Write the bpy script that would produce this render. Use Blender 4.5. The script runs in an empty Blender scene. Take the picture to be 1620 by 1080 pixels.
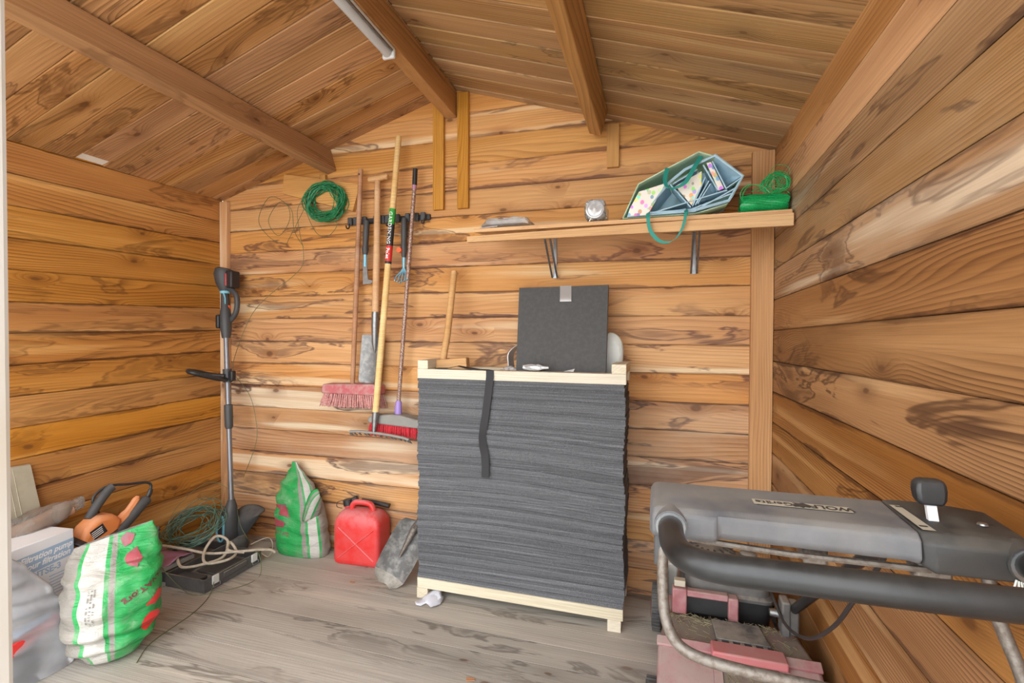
import bpy, bmesh, math, random
from mathutils import Vector, Matrix, noise as mnoise
R = random.Random(7)
pi = math.pi
S = bpy.context.scene
COL = S.collection

# ------------------------------------------------------------------ camera, sky, exposure
FPX = 775.3
cd = bpy.data.cameras.new('camera'); cam = bpy.data.objects.new('camera', cd); COL.objects.link(cam)
cd.sensor_width = 36.0; cd.lens = FPX * 36.0 / 1620.0; cd.clip_start = 0.02
YAW, PITCH, ROLL = 0.2936, 0.0160, 0.0038
cam.location = (1.0341, -2.3343, 1.2055)
fw = Vector((-math.sin(YAW) * math.cos(PITCH), math.cos(YAW) * math.cos(PITCH), -math.sin(PITCH)))
rt = Vector((math.cos(YAW), math.sin(YAW), 0)); up = rt.cross(fw)
r2 = rt * math.cos(ROLL) + up * math.sin(ROLL); u2 = -rt * math.sin(ROLL) + up * math.cos(ROLL)
cam.rotation_euler = Matrix((r2, u2, -fw)).transposed().to_euler()
S.camera = cam
w = bpy.data.worlds.new('overcast_sky'); S.world = w; w.use_nodes = True
bg = w.node_tree.nodes['Background']; bg.inputs[0].default_value = (0.95, 0.975, 1.0, 1); bg.inputs[1].default_value = 1.9
S.view_settings.view_transform = 'Standard'; S.view_settings.look = 'None'
S.view_settings.exposure = 1.62; S.view_settings.gamma = 1.0; S.view_settings.use_curve_mapping = False

# ------------------------------------------------------------------ material helpers
def srgb(c):
    if isinstance(c, str):
        c = [int(c[i:i + 2], 16) / 255 for i in (0, 2, 4)]
    return tuple((x / 12.92 if x <= .04045 else ((x + .055) / 1.055) ** 2.4) for x in c) + (1,)

class NT:
    def __init__(s, name):
        s.m = bpy.data.materials.new(name); s.m.use_nodes = True
        s.t = s.m.node_tree; s.b = s.t.nodes['Principled BSDF']
    def n(s, typ, ins=None, **props):
        nd = s.t.nodes.new(typ)
        for k, v in props.items(): setattr(nd, k, v)
        for k, v in (ins or {}).items(): s.set(nd.inputs[k], v)
        return nd
    def set(s, sock, v):
        if isinstance(v, bpy.types.NodeSocket): s.t.links.new(v, sock)
        else: sock.default_value = v
    def math(s, op, a, b=0.0, c=0.0, clamp=False):
        return s.n('ShaderNodeMath', {0: a, 1: b, 2: c}, operation=op, use_clamp=clamp).outputs[0]
    def mix(s, f, a, b, mode='MIX'):
        return s.n('ShaderNodeMixRGB', {'Fac': f, 'Color1': a, 'Color2': b}, blend_type=mode).outputs[0]
    def ramp(s, f, stops, interp='LINEAR'):
        nd = s.n('ShaderNodeValToRGB', {0: f}); cr = nd.color_ramp; cr.interpolation = interp
        while len(cr.elements) < len(stops): cr.elements.new(0.5)
        for e, (p, c) in zip(cr.elements, stops):
            e.position = p; e.color = c if len(c) == 4 else tuple(c) + (1,)
        return nd.outputs[0]
    def sstep(s, x, lo, hi):
        return s.n('ShaderNodeMapRange', {0: x, 1: lo, 2: hi, 3: 0.0, 4: 1.0}, interpolation_type='SMOOTHSTEP').outputs[0]
    def noise(s, vec, scale=1.0, detail=2.0, rough=.5, dist=0.0):
        return s.n('ShaderNodeTexNoise', {'Vector': vec, 'Scale': scale, 'Detail': detail, 'Roughness': rough, 'Distortion': dist}).outputs[0]
    def vec(s, x=0.0, y=0.0, z=0.0):
        return s.n('ShaderNodeCombineXYZ', {0: x, 1: y, 2: z}).outputs[0]
    def sc(s, v, k):
        return s.n('ShaderNodeVectorMath', {0: v, 1: k}, operation='MULTIPLY').outputs[0]
    def bump(s, h, strength=.3, dist=.002):
        nb = s.n('ShaderNodeBump', {'Strength': strength, 'Distance': dist, 'Height': h}); s.set(s.b.inputs['Normal'], nb.outputs[0])
    def col(s, c): s.set(s.b.inputs['Base Color'], c)
    def rough(s, v): s.set(s.b.inputs['Roughness'], v)

def wood(name, light, mid, dark, stain, ring=70.0, amp=4.0, ringk=.5, stain_amt=.6, pale=None, pale_amt=.3, knots=.5, rough=.62, dust=None, dust_amt=0., vary=.085, spec=.25, edge=0.):
    g = NT(name)
    oc = g.n('ShaderNodeTexCoord').outputs['Object']
    rnd = g.n('ShaderNodeObjectInfo').outputs['Random']
    off = g.vec(g.math('MULTIPLY', rnd, 37.3), g.math('MULTIPLY', rnd, 11.1), g.math('MULTIPLY', rnd, 23.7))
    P = g.n('ShaderNodeVectorMath', {0: oc, 1: off}, operation='ADD').outputs[0]
    sp = g.n('ShaderNodeSeparateXYZ', {0: P}); x, y, z = sp.outputs
    z = g.math('ADD', z, g.math('MULTIPLY', y, .8))
    wob = g.noise(g.sc(P, (3., 3., 9.)), 1.0, 1.0)
    kv = g.n('ShaderNodeTexVoronoi', {'Vector': g.vec(g.math('MULTIPLY', x, 3.1), g.math('ADD', g.math('MULTIPLY', z, 6.3), g.math('MULTIPLY', wob, .35)), 0.), 'Scale': 1.0}, voronoi_dimensions='2D')
    kd = kv.outputs['Distance']
    gate = g.math('GREATER_THAN', g.n('ShaderNodeSeparateXYZ', {0: kv.outputs['Color']}).outputs[0], 1. - knots)
    size = g.n('ShaderNodeSeparateXYZ', {0: kv.outputs['Color']}).outputs[1]
    kr = g.math('MULTIPLY_ADD', size, .045, .032)
    core = g.math('MULTIPLY', gate, g.math('SUBTRACT', 1., g.sstep(g.math('DIVIDE', kd, kr), .55, 1.25)))
    halo = g.math('MULTIPLY', gate, g.math('EXPONENT', g.math('MULTIPLY', g.math('MULTIPLY', kd, kd), -26.)))
    n1 = g.noise(g.vec(g.math('MULTIPLY', x, .75), 0., g.math('MULTIPLY', z, 5.)), 1.0, 1.5)
    h = g.math('ADD', g.math('MULTIPLY', z, ring), g.math('ADD', g.math('MULTIPLY', n1, amp * 2.2), g.math('MULTIPLY', halo, 3.2)))
    fr = g.math('FRACT', h)
    line = g.math('MULTIPLY', g.math('POWER', fr, 2.2), g.sstep(fr, 1.0, .86))
    lm = g.noise(g.sc(P, (.9, 1., 6.)), 1.0, 1.0)
    lineK = g.math('MULTIPLY', line, g.math('MULTIPLY', g.sstep(lm, .3, .65), ringk * 1.8))
    n2 = g.noise(g.sc(P, (.7, 1., 9.)), 1.0, 3.0)
    c = g.mix(g.sstep(n2, .3, .7), light, mid)
    c = g.mix(g.math('MINIMUM', lineK, 1.), c, dark)
    if pale:
        n4 = g.noise(g.sc(P, (.55, 1., 13.)), 1.0, 2.0, .5, .3)
        c = g.mix(g.math('MULTIPLY', g.sstep(n4, .56, .68), pale_amt), c, pale)
    fg = g.noise(g.sc(P, (5., 30., 260.)), 1.0, 2.0)
    c = g.mix(1.0, c, g.ramp(fg, [(.3, (.86, .84, .82)), (.7, (1.06, 1.06, 1.06))]), 'MULTIPLY')
    n3 = g.noise(g.sc(P, (1.7, 1., 8.5)), 1.0, 4.0, .55, .7)
    sm = g.noise(g.sc(P, (.5, 1., 2.)), 1.0, 1.0)
    ed = g.math('MULTIPLY', g.sstep(n3, .535, .57), g.sstep(n3, .605, .57))
    fill = g.math('MULTIPLY', g.sstep(n3, .57, .66), .62)
    st = g.math('MULTIPLY', g.math('MULTIPLY', g.math('ADD', g.math('MULTIPLY', ed, .8), fill, clamp=True), g.sstep(sm, .37, .5)), stain_amt)
    c = g.mix(st, c, stain)
    if edge:
        lz = g.n('ShaderNodeSeparateXYZ', {0: oc}).outputs[2]
        de = g.math('MINIMUM', g.math('ABSOLUTE', lz), g.math('ABSOLUTE', g.math('SUBTRACT', edge, lz)))
        n6 = g.noise(g.sc(P, (2.6, 1., 5.)), 1.0, 4.0, .6); n7 = g.noise(g.sc(P, (.8, 0., 0.)), 1.0, 1.0)
        eb = g.sstep(g.math('SUBTRACT', de, g.math('MULTIPLY', g.math('SUBTRACT', n6, .42), .07)), .004, -.003)
        c = g.mix(g.math('MULTIPLY', g.math('MULTIPLY', eb, g.sstep(n7, .42, .58)), .7), c, stain)
    c = g.mix(g.math('MULTIPLY', halo, .5), c, dark)
    c = g.mix(g.math('MULTIPLY', core, .7), c, srgb('5e3c22'))
    if dust:
        n5 = g.noise(g.sc(P, (1.3, 1., 3.)), 1.0, 5.0, .65)
        c = g.mix(g.math('MULTIPLY', g.sstep(n5, .42, .7), dust_amt), c, dust)
    hs = g.n('ShaderNodeHueSaturation', {'Color': c, 'Value': g.math('MULTIPLY_ADD', rnd, 2 * vary, 1. - vary), 'Hue': g.math('MULTIPLY_ADD', g.math('FRACT', g.math('MULTIPLY', rnd, 7.7)), .006, .497), 'Saturation': g.math('MULTIPLY_ADD', g.math('FRACT', g.math('MULTIPLY', rnd, 3.3)), .14, .95)})
    g.col(hs.outputs[0]); g.rough(rough); g.b.inputs['Specular IOR Level'].default_value = spec
    g.bump(g.math('ADD', g.math('MULTIPLY', line, -.6), fg), .35, .0012)
    return g.m

def plain(name, c, rough=.5, metal=0., c2=None, scale=30., amt=.5, dust=None, dust_amt=.0, bump=0., bscale=200., spec=.5, detail=4.):
    g = NT(name); oc = g.n('ShaderNodeTexCoord').outputs['Object']
    col = srgb(c); out = None
    if c2:
        nz = g.noise(oc, scale, detail, .6)
        out = g.mix(g.math('MULTIPLY', g.sstep(nz, .4, .66), amt), col, srgb(c2))
    if dust:
        nz = g.noise(oc, 14., 5., .65)
        nrm = g.n('ShaderNodeSeparateXYZ', {0: g.n('ShaderNodeNewGeometry').outputs['Normal']}).outputs[2]
        f = g.math('MULTIPLY', g.math('ADD', g.math('MULTIPLY', g.sstep(nrm, -.1, .9), .75), .25), g.math('MULTIPLY', g.sstep(nz, .25, .62), dust_amt))
        out = g.mix(f, out if out is not None else col, srgb(dust))
        g.rough(g.math('MULTIPLY_ADD', f, .9 - rough, rough))
    else: g.rough(rough)
    g.col(out if out is not None else col)
    g.b.inputs['Metallic'].default_value = metal; g.b.inputs['Specular IOR Level'].default_value = spec
    if bump: g.bump(g.noise(oc, bscale, 3.), bump, .001)
    return g.m

M = {}
M['wall_back'] = wood('pine_back_wall', srgb('d8a770'), srgb('c68e56'), srgb('8f582e'), srgb('523333'), ring=55, amp=5., ringk=.38, stain_amt=.9, pale=srgb('e6cda6'), pale_amt=.85, edge=.13, knots=.32)
M['wall_low'] = wood('pine_back_wall_weathered', srgb('cfa172'), srgb('ad7a4c'), srgb('754a2b'), srgb('432c30'), ring=55, amp=5., ringk=.42, stain_amt=1., pale=srgb('e3d1b2'), pale_amt=.8, edge=.13, knots=.32, dust=srgb('cdbda6'), dust_amt=.25)
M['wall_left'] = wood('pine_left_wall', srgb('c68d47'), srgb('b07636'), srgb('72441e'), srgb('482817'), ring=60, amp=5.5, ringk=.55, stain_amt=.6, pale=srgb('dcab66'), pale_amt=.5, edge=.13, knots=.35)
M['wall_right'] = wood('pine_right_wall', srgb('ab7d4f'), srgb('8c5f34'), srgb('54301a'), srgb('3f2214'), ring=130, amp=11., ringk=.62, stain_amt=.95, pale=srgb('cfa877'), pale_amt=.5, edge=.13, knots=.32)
M['wall_right_dusty'] = wood('pine_right_wall_greyed', srgb('b38e66'), srgb('97714a'), srgb('62432b'), srgb('4b3226'), ring=130, amp=11., ringk=.55, stain_amt=.8, pale=srgb('d5c2a6'), pale_amt=.75, edge=.13, knots=.32, dust=srgb('bcae98'), dust_amt=.3)
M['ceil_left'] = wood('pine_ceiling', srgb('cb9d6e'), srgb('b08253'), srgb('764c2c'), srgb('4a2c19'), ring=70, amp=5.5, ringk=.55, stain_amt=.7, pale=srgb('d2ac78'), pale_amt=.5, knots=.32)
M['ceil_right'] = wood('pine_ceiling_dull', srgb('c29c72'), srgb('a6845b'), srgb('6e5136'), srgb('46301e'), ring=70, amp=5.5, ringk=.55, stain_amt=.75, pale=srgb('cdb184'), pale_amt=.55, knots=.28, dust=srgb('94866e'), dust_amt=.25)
M['beam'] = wood('pine_beam', srgb('be9468'), srgb('aa8056'), srgb('795537'), srgb('56351f'), ring=55, amp=4., ringk=.5, stain_amt=.4, knots=.28)
M['batten'] = wood('pine_batten', srgb('cf9c56'), srgb('bc8845'), srgb('8f5f2a'), srgb('6b4830'), ring=90, amp=6., ringk=.5, stain_amt=.1, knots=.15)
M['post'] = wood('pine_post', srgb('d2a270'), srgb('bb8654'), srgb('875834'), srgb('5a3827'), ring=90, amp=5., ringk=.4, stain_amt=.6, pale=srgb('dfc8ac'), pale_amt=.6, knots=.25)
M['floor'] = wood('weathered_floor_board', srgb('b4aea4'), srgb('a39d93'), srgb('7d766c'), srgb('524b44'), ring=85, amp=5., ringk=.28, stain_amt=.8, pale=srgb('cbc2b4'), pale_amt=.4, knots=.25, dust=srgb('b5ada2'), dust_amt=.4, vary=.06, rough=.8)
M['shelf'] = wood('shelf_timber', srgb('d8b48c'), srgb('c9a075'), srgb('a5764c'), srgb('79482c'), ring=110, amp=3., ringk=.3, stain_amt=.15, knots=.15)
M['pale_wood'] = wood('fresh_spruce', srgb('d8d0bd'), srgb('cfc5af'), srgb('b3a588'), srgb('a08f70'), ring=90, amp=3., ringk=.3, stain_amt=.0, knots=.2, vary=.05)
M['handle_beech'] = wood('beech_handle', srgb('d9b286'), srgb('c89c6d'), srgb('a47a4e'), srgb('8a6544'), ring=140, amp=3., ringk=.25, stain_amt=.15, knots=0., vary=.03)
M['handle_pine'] = wood('pale_pine_handle', srgb('ecd09a'), srgb('e2c084'), srgb('c9a263'), srgb('b0894f'), ring=140, amp=3., ringk=.25, stain_amt=0., knots=0., vary=.03)
M['handle_brown'] = wood('aged_brown_handle', srgb('c09372'), srgb('ab8060'), srgb('86604a'), srgb('5f4030'), ring=140, amp=3., ringk=.3, stain_amt=.4, knots=0., dust=srgb('c9b5a6'), dust_amt=.4, vary=.03)
M['jamb'] = plain('painted_jamb', 'b3aea6', .6, c2='a89a84', scale=5., amt=.5)
M['black'] = plain('black_plastic', '1b1c1e', .42, dust='6f6b65', dust_amt=.22, bump=.1)
M['dgrey'] = plain('dark_grey_plastic', '3f4042', .5, dust='6f6b65', dust_amt=.2, bump=.08)
M['charcoal_dusty'] = plain('dusty_charcoal_plastic', '3b3c3f', .55, dust='8f887d', dust_amt=.75, bump=.12)
M['console'] = plain('dusty_grey_plastic', '55565a', .5, dust='7b756b', dust_amt=.62, bump=.2, bscale=900, c2='76777a', scale=9., amt=.45)
M['console_dark'] = plain('scuffed_black_plastic', '27282a', .5, dust='5f594f', dust_amt=.6, bump=.2, bscale=900)
M['tube_black'] = plain('worn_black_tube', '1b1c1d', .34, .2, c2='2e2f31', scale=7., amt=.5, dust='77746f', dust_amt=.12)
M['tube_rust'] = plain('pitted_grey_steel', '7a736b', .55, .5, c2='5a4c42', scale=120., amt=.7, bump=.5, bscale=260)
M['steel'] = plain('grey_steel', '8f9192', .38, .8, c2='6d6c6b', scale=40., amt=.5)
M['steel_dull'] = plain('dull_spade_steel', '7a7b7b', .5, .6, c2='a3a19c', scale=34., amt=.6, bump=.2)
M['alu'] = plain('satin_aluminium', '7f8085', .4, .6)
M['white'] = plain('white_plastic', 'cfcfcf', .4)
M['lampwhite'] = plain('lamp_diffuser', 'c2c6c9', .35)
M['red'] = plain('red_polythene', 'cf1d17', .38, dust='c99a9c', dust_amt=.55)
M['pinkred'] = plain('faded_red_deck', '86474d', .6, dust='93877f', dust_amt=.75, c2='a2787a', scale=9., amt=.8)
M['deckdust'] = plain('grass_dust_plastic', '5f4a49', .7, dust='6f675a', dust_amt=.9, c2='7e5a5c', scale=9.)
M['broom_pink'] = plain('dusty_red_block', 'b5545c', .75, c2='b98e89', scale=30., amt=.85, dust='b99a93', dust_amt=.8)
M['bristle_pink'] = plain('dusty_pink_bristle', 'cb9a94', .85, c2='a9605d', scale=110., amt=.8)
M['bristle_red'] = plain('red_bristle', 'cf3640', .6, c2='a31f2c', scale=90., amt=.7)
M['greyblock'] = plain('grey_broom_block', '85847f', .65, dust='aaa59b', dust_amt=.6)
M['purple'] = plain('lilac_plastic', '9c82c4', .45)
M['rustpole'] = plain('rust_flecked_pole', '7e5646', .45, .3, c2='cdc3b8', scale=160., amt=.7)
M['blue'] = plain('light_blue_metal', '6fb6cf', .4, .2, c2='93a9ae', scale=40.)
M['orange'] = plain('orange_plastic', 'e0813c', .45, dust='c9a78b', dust_amt=.5)
M['orange2'] = plain('orange_knob', 'e0602c', .45)
M['cyan'] = plain('pale_cyan_trim', '79b9cc', .45)
M['wire'] = plain('green_coated_wire', '14703f', .4, c2='4f9a78', scale=60., amt=.5)
M['wire_dark'] = plain('dull_green_wire', '4a6a57', .5, c2='7b9484', scale=60., amt=.5)
M['wire_thin'] = plain('thin_olive_wire', '5f6a45', .5)
M['cable'] = plain('dirty_white_cable', 'bdb19d', .6, c2='938775', scale=40., amt=.6)
M['twine'] = plain('green_nylon_twine', '0e9048', .3, c2='2fbf78', scale=220., amt=.7, bump=.6, bscale=500)
M['tape'] = plain('silver_tape', 'c3c4c4', .28, .55)
M['foil'] = plain('crumpled_film', 'b4b6b8', .18, .25, c2='dddddd', scale=50., amt=.6)
M['paper'] = plain('white_paper', 'c9cad2', .8)
M['label_tan'] = plain('faded_label', 'a79f8e', .6)
M['ink'] = plain('dark_ink', '3a3733', .7)
M['logo_red'] = plain('red_print', 'd3342f', .5, c2='b0636a', scale=20., amt=.4)
M['logo_dull'] = plain('dull_red_print', '9c3f48', .6, c2='7d6a6c', scale=20., amt=.6)
M['text_dark'] = plain('dark_red_ink', '6b2b2e', .6)
M['text_white'] = plain('white_ink', 'f2f2f0', .6)
M['lab_green'] = plain('green_label', '2f9a3b', .5)
M['lab_red'] = plain('red_label', 'cf2f2b', .5)
M['lab_black'] = plain('black_label', '26282a', .5)
M['carton'] = plain('corrugated_card', 'a49b86', .8, c2='948b77', scale=14., amt=.5)
M['box_white'] = plain('white_card', 'e2e4e6', .6)
M['box_blue'] = plain('pale_blue_print', '9fb8d0', .6)
M['pinkbag'] = plain('pink_film', 'b884a0', .45, c2='9a6f88', scale=12., amt=.6)
M['mint'] = plain('mint_bag_lining', 'b7d6b3', .55, c2='cfe4cb', scale=22., amt=.7, bump=.3, bscale=60)
M['lblue'] = plain('pale_blue_fabric', 'a6c6d6', .6, c2='8fb2c6', scale=18., amt=.5)
M['teal'] = plain('teal_webbing', '1f8a7d', .6)
M['dustwhite'] = plain('white_sheeting', 'cdd0ca', .55, c2='b4b8b2', scale=12., amt=.5)
M['felt_panel'] = plain('black_board', '505050', .85, c2='5b5a59', scale=60., amt=.5, bump=.3, bscale=700, spec=.2)
M['strap'] = plain('dark_webbing', '3a3a3b', .8, spec=.2)
M['rubber'] = plain('dusty_rubber', '37383a', .75, dust='77736c', dust_amt=.5)
M['brown_label'] = plain('black_red_battery', '2a2627', .5)
M['leaf'] = plain('dry_leaf', 'b07d55', .8)
M['ground'] = plain('pale_bounce_paving', 'c4c0b8', .9, c2='b0aca4', scale=20., amt=.6)  # ground out of view, made pale to bounce light onto the ceiling

def mat_felt():
    g = NT('grey_felt_sheet'); oc = g.n('ShaderNodeTexCoord').outputs['Object']; rnd = g.n('ShaderNodeObjectInfo').outputs['Random']
    P = g.n('ShaderNodeVectorMath', {0: oc, 1: g.vec(g.math('MULTIPLY', rnd, 31.), 0., g.math('MULTIPLY', rnd, 17.))}, operation='ADD').outputs[0]
    st = g.noise(g.sc(P, (2.2, 2.2, 420.)), 1., 4., .6)
    fz = g.noise(P, 420., 3., .7)
    lo = g.noise(g.sc(P, (1.5, 1.5, 60.)), 1., 2.)
    c = g.ramp(st, [(.3, srgb('47484b')), (.52, srgb('5c5d60')), (.72, srgb('797b7f'))])
    c = g.mix(g.math('MULTIPLY', g.sstep(fz, .48, .68), .5), c, srgb('97999b'))
    c = g.mix(g.math('MULTIPLY', g.sstep(fz, .46, .3), .45), c, srgb('3c3d40'))
    c = g.mix(g.math('MULTIPLY', g.sstep(lo, .45, .7), .35), c, srgb('545456'))
    hs = g.n('ShaderNodeHueSaturation', {'Color': c, 'Value': g.math('MULTIPLY_ADD', rnd, .34, .82)})
    g.col(hs.outputs[0]); g.rough(.95); g.b.inputs['Specular IOR Level'].default_value = .1
    g.bump(g.math('ADD', st, fz), .6, .003)
    return g.m
M['felt'] = mat_felt()

def mat_clear(name, tint, dens, rough=.2, nsc=9., bst=.8):
    g = NT(name); out = g.t.nodes['Material Output']
    oc = g.n('ShaderNodeTexCoord').outputs['Object']
    nz = g.noise(oc, nsc, 4., .5, .6)
    bp = g.n('ShaderNodeBump', {'Strength': bst, 'Distance': .01, 'Height': nz}).outputs[0]
    tr = g.n('ShaderNodeBsdfTransparent', {'Color': (.93, .94, .95, 1)}).outputs[0]
    df = g.n('ShaderNodeBsdfDiffuse', {'Color': srgb(tint), 'Normal': bp}).outputs[0]
    tl = g.n('ShaderNodeBsdfTranslucent', {'Color': srgb(tint), 'Normal': bp}).outputs[0]
    gl = g.n('ShaderNodeBsdfGlossy', {'Color': (1, 1, 1, 1), 'Roughness': rough, 'Normal': bp}).outputs[0]
    body = g.n('ShaderNodeMixShader', {0: .35, 1: df, 2: tl}).outputs[0]
    a = g.n('ShaderNodeMixShader', {0: g.math('MULTIPLY_ADD', g.sstep(nz, .35, .7), .3, dens), 1: tr, 2: body}).outputs[0]
    fz = g.n('ShaderNodeFresnel', {'IOR': 1.45, 'Normal': bp}).outputs[0]
    b = g.n('ShaderNodeMixShader', {0: fz, 1: a, 2: gl}).outputs[0]
    g.t.links.new(b, out.inputs[0]); return g.m
M['clear'] = mat_clear('cloudy_clear_polythene', 'cfd1d5', .40, .2, 4.5, .3)
M['clear2'] = mat_clear('wrinkled_clear_film', 'c9c4ba', .22, .12)
M['clear3'] = mat_clear('bright_clear_film', 'eceae4', .5, .12)
M['glass'] = mat_clear('pressed_glass', 'd8d2c8', .18, .05)

def mat_sack(name, stops, dirt=.35):
    g = NT(name); uv = g.n('ShaderNodeTexCoord').outputs['UV']; oc = g.n('ShaderNodeTexCoord').outputs['Object']
    x = g.n('ShaderNodeSeparateXYZ', {0: uv}).outputs[0]
    c = g.ramp(x, [(p, srgb(h)) for p, h in stops], 'CONSTANT')
    nz = g.noise(oc, 11., 6., .65); sp = g.noise(oc, 90., 4., .7)
    c = g.mix(g.math('MULTIPLY', g.sstep(nz, .45, .75), dirt), c, srgb('a9a398'))
    c = g.mix(g.math('MULTIPLY', g.sstep(sp, .63, .7), .35), c, srgb('5a564f'))
    g.col(c); g.rough(.42)
    wr = g.noise(g.sc(oc, (1., 1., 3.)), 13., 5., .6, 1.2)
    g.bump(wr, .8, .012); return g.m

def mat_print():
    g = NT('printed_fabric'); oc = g.n('ShaderNodeTexCoord').outputs['Object']
    v = g.n('ShaderNodeTexVoronoi', {'Vector': g.sc(oc, (1., 1., .8)), 'Scale': 55.}); d = v.outputs['Distance']
    hs = g.n('ShaderNodeHueSaturation', {'Color': v.outputs['Color'], 'Saturation': 1.5, 'Value': 1.1}).outputs[0]
    c = g.mix(g.math('MULTIPLY', g.sstep(d, .46, .38), .7), srgb('e4e0d6'), hs)
    g.col(c); g.rough(.7); return g.m
M['print'] = mat_print()

# ------------------------------------------------------------------ mesh helpers
class MB:
    def __init__(s): s.v = []; s.f = []; s.uv = None
    def add(s, vs, fs, Mx=None):
        o = len(s.v)
        s.v += [tuple((Mx @ Vector(p)) if Mx else p) for p in vs]
        s.f += [tuple(i + o for i in f) for f in fs]; return s
    def box(s, x0, x1, y0, y1, z0, z1, Mx=None):
        vs = [(x, y, z) for x in (x0, x1) for y in (y0, y1) for z in (z0, z1)]
        return s.add(vs, [(0, 1, 3, 2), (4, 6, 7, 5), (0, 4, 5, 1), (2, 3, 7, 6), (0, 2, 6, 4), (1, 5, 7, 3)], Mx)
    def hexa(s, a, b):                       # two quads of 4 points each, same order
        return s.add(list(a) + list(b), [(3, 2, 1, 0), (4, 5, 6, 7), (0, 1, 5, 4), (1, 2, 6, 5), (2, 3, 7, 6), (3, 0, 4, 7)])
    def prism(s, poly, d0, d1, axis='y', Mx=None):
        def P(a, b, d): return {'y': (a, d, b), 'x': (d, a, b), 'z': (a, b, d)}[axis]
        n = len(poly); vs = [P(a, b, d0) for a, b in poly] + [P(a, b, d1) for a, b in poly]
        fs = [tuple(range(n)), tuple(range(2 * n - 1, n - 1, -1))] + [(i, i + n, (i + 1) % n + n, (i + 1) % n) for i in range(n)]
        return s.add(vs, fs, Mx)
    def tube(s, pts, r, n=8, closed=False, flat=None):
        pts = [Vector(p) for p in pts]; m = len(pts)
        rs = r if isinstance(r, (list, tuple)) else [r] * m
        nrm = None; o = len(s.v)
        for i, p in enumerate(pts):
            if closed: t = pts[(i + 1) % m] - pts[i - 1]
            else: t = pts[min(i + 1, m - 1)] - pts[max(i - 1, 0)]
            t = t.normalized() if t.length > 1e-9 else Vector((0, 0, 1))
            if nrm is None:
                nrm = t.cross(Vector((0, 0, 1)) if abs(t.z) < .9 else Vector((0, 1, 0))).normalized()
            else:
                nrm = (nrm - t * nrm.dot(t)); nrm = nrm.normalized() if nrm.length > 1e-6 else t.orthogonal().normalized()
            bn = t.cross(nrm)
            for k in range(n):
                a = 2 * pi * k / n
                s.v.append(tuple(p + (nrm * math.cos(a) + bn * math.sin(a) * (flat or 1)) * rs[i]))
        for i in range(m if closed else m - 1):
            j = (i + 1) % m
            for k in range(n):
                k2 = (k + 1) % n
                s.f.append((o + i * n + k, o + i * n + k2, o + j * n + k2, o + j * n + k))
        if not closed:
            s.f.append(tuple(o + k for k in range(n - 1, -1, -1))); s.f.append(tuple(o + (m - 1) * n + k for k in range(n)))
        return s
    def lathe(s, prof, n=20, Mx=None):
        o = []; fs = []; m = len(prof)
        for r, z in prof:
            for k in range(n): o.append((r * math.cos(2 * pi * k / n), r * math.sin(2 * pi * k / n), z))
        for i in range(m - 1):
            for k in range(n):
                k2 = (k + 1) % n; fs.append((i * n + k, i * n + k2, (i + 1) * n + k2, (i + 1) * n + k))
        fs.append(tuple(range(n - 1, -1, -1))); fs.append(tuple((m - 1) * n + k for k in range(n)))
        return s.add(o, fs, Mx)
    def loft(s, rings, caps=True):
        o = len(s.v); n = len(rings[0]); m = len(rings)
        for rg in rings: s.v += [tuple(p) for p in rg]
        for i in range(m - 1):
            for k in range(n):
                k2 = (k + 1) % n; s.f.append((o + i * n + k, o + i * n + k2, o + (i + 1) * n + k2, o + (i + 1) * n + k))
        if caps:
            s.f.append(tuple(o + k for k in range(n - 1, -1, -1))); s.f.append(tuple(o + (m - 1) * n + k for k in range(n)))
        return s
    def ribbon(s, pts, wdir, w, t=.002):      # strip along pts, width w along wdir (vector or list)
        pts = [Vector(p) for p in pts]; m = len(pts); rings = []
        for i, p in enumerate(pts):
            d = Vector(wdir[i] if isinstance(wdir, list) else wdir).normalized()
            tg = (pts[min(i + 1, m - 1)] - pts[max(i - 1, 0)]).normalized(); nn = tg.cross(d).normalized()
            rings.append([p + d * w / 2 + nn * t / 2, p - d * w / 2 + nn * t / 2, p - d * w / 2 - nn * t / 2, p + d * w / 2 - nn * t / 2])
        return s.loft(rings)
    def sheet(s, pts, t):                     # thick polygon sheet, pts 3D planar
        p = [Vector(a) for a in pts]; nn = (p[1] - p[0]).cross(p[2] - p[0]).normalized() * t
        n = len(p); return s.add(p + [a + nn for a in p], [tuple(range(n - 1, -1, -1)), tuple(range(n, 2 * n))] + [(i, (i + 1) % n, (i + 1) % n + n, i + n) for i in range(n)])
    def build(s, name, mat, parent=None, loc=None, bevel=0, seg=2, sub=0, smooth=True, ang=40):
        me = bpy.data.meshes.new(name)
        base = Vector((0, 0, 0))
        if parent is not None: base = Vector(parent.get('_base', (0, 0, 0)))
        elif loc is not None: base = Vector(loc)
        elif loc is None:
            xs = [p[0] for p in s.v]; ys = [p[1] for p in s.v]; zs = [p[2] for p in s.v]
            base = Vector(((min(xs) + max(xs)) / 2, (min(ys) + max(ys)) / 2, min(zs)))
        me.from_pydata([tuple(Vector(p) - base) for p in s.v], [], s.f)
        me.update()
        bm = bmesh.new(); bm.from_mesh(me); bmesh.ops.recalc_face_normals(bm, faces=bm.faces); bm.to_mesh(me); bm.free()
        if s.uv:
            l = me.uv_layers.new(name='UVMap')
            for lp in me.loops: l.data[lp.index].uv = s.uv[lp.vertex_index]
        if smooth:
            me.shade_smooth(); me.set_sharp_from_angle(angle=math.radians(ang))
        me.materials.append(M[mat] if isinstance(mat, str) else mat)
        o = bpy.data.objects.new(name, me); COL.objects.link(o)
        if parent is not None:
            o.parent = parent; o['_base'] = tuple(base)
        else:
            o.location = base; o['_base'] = tuple(base)
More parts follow.
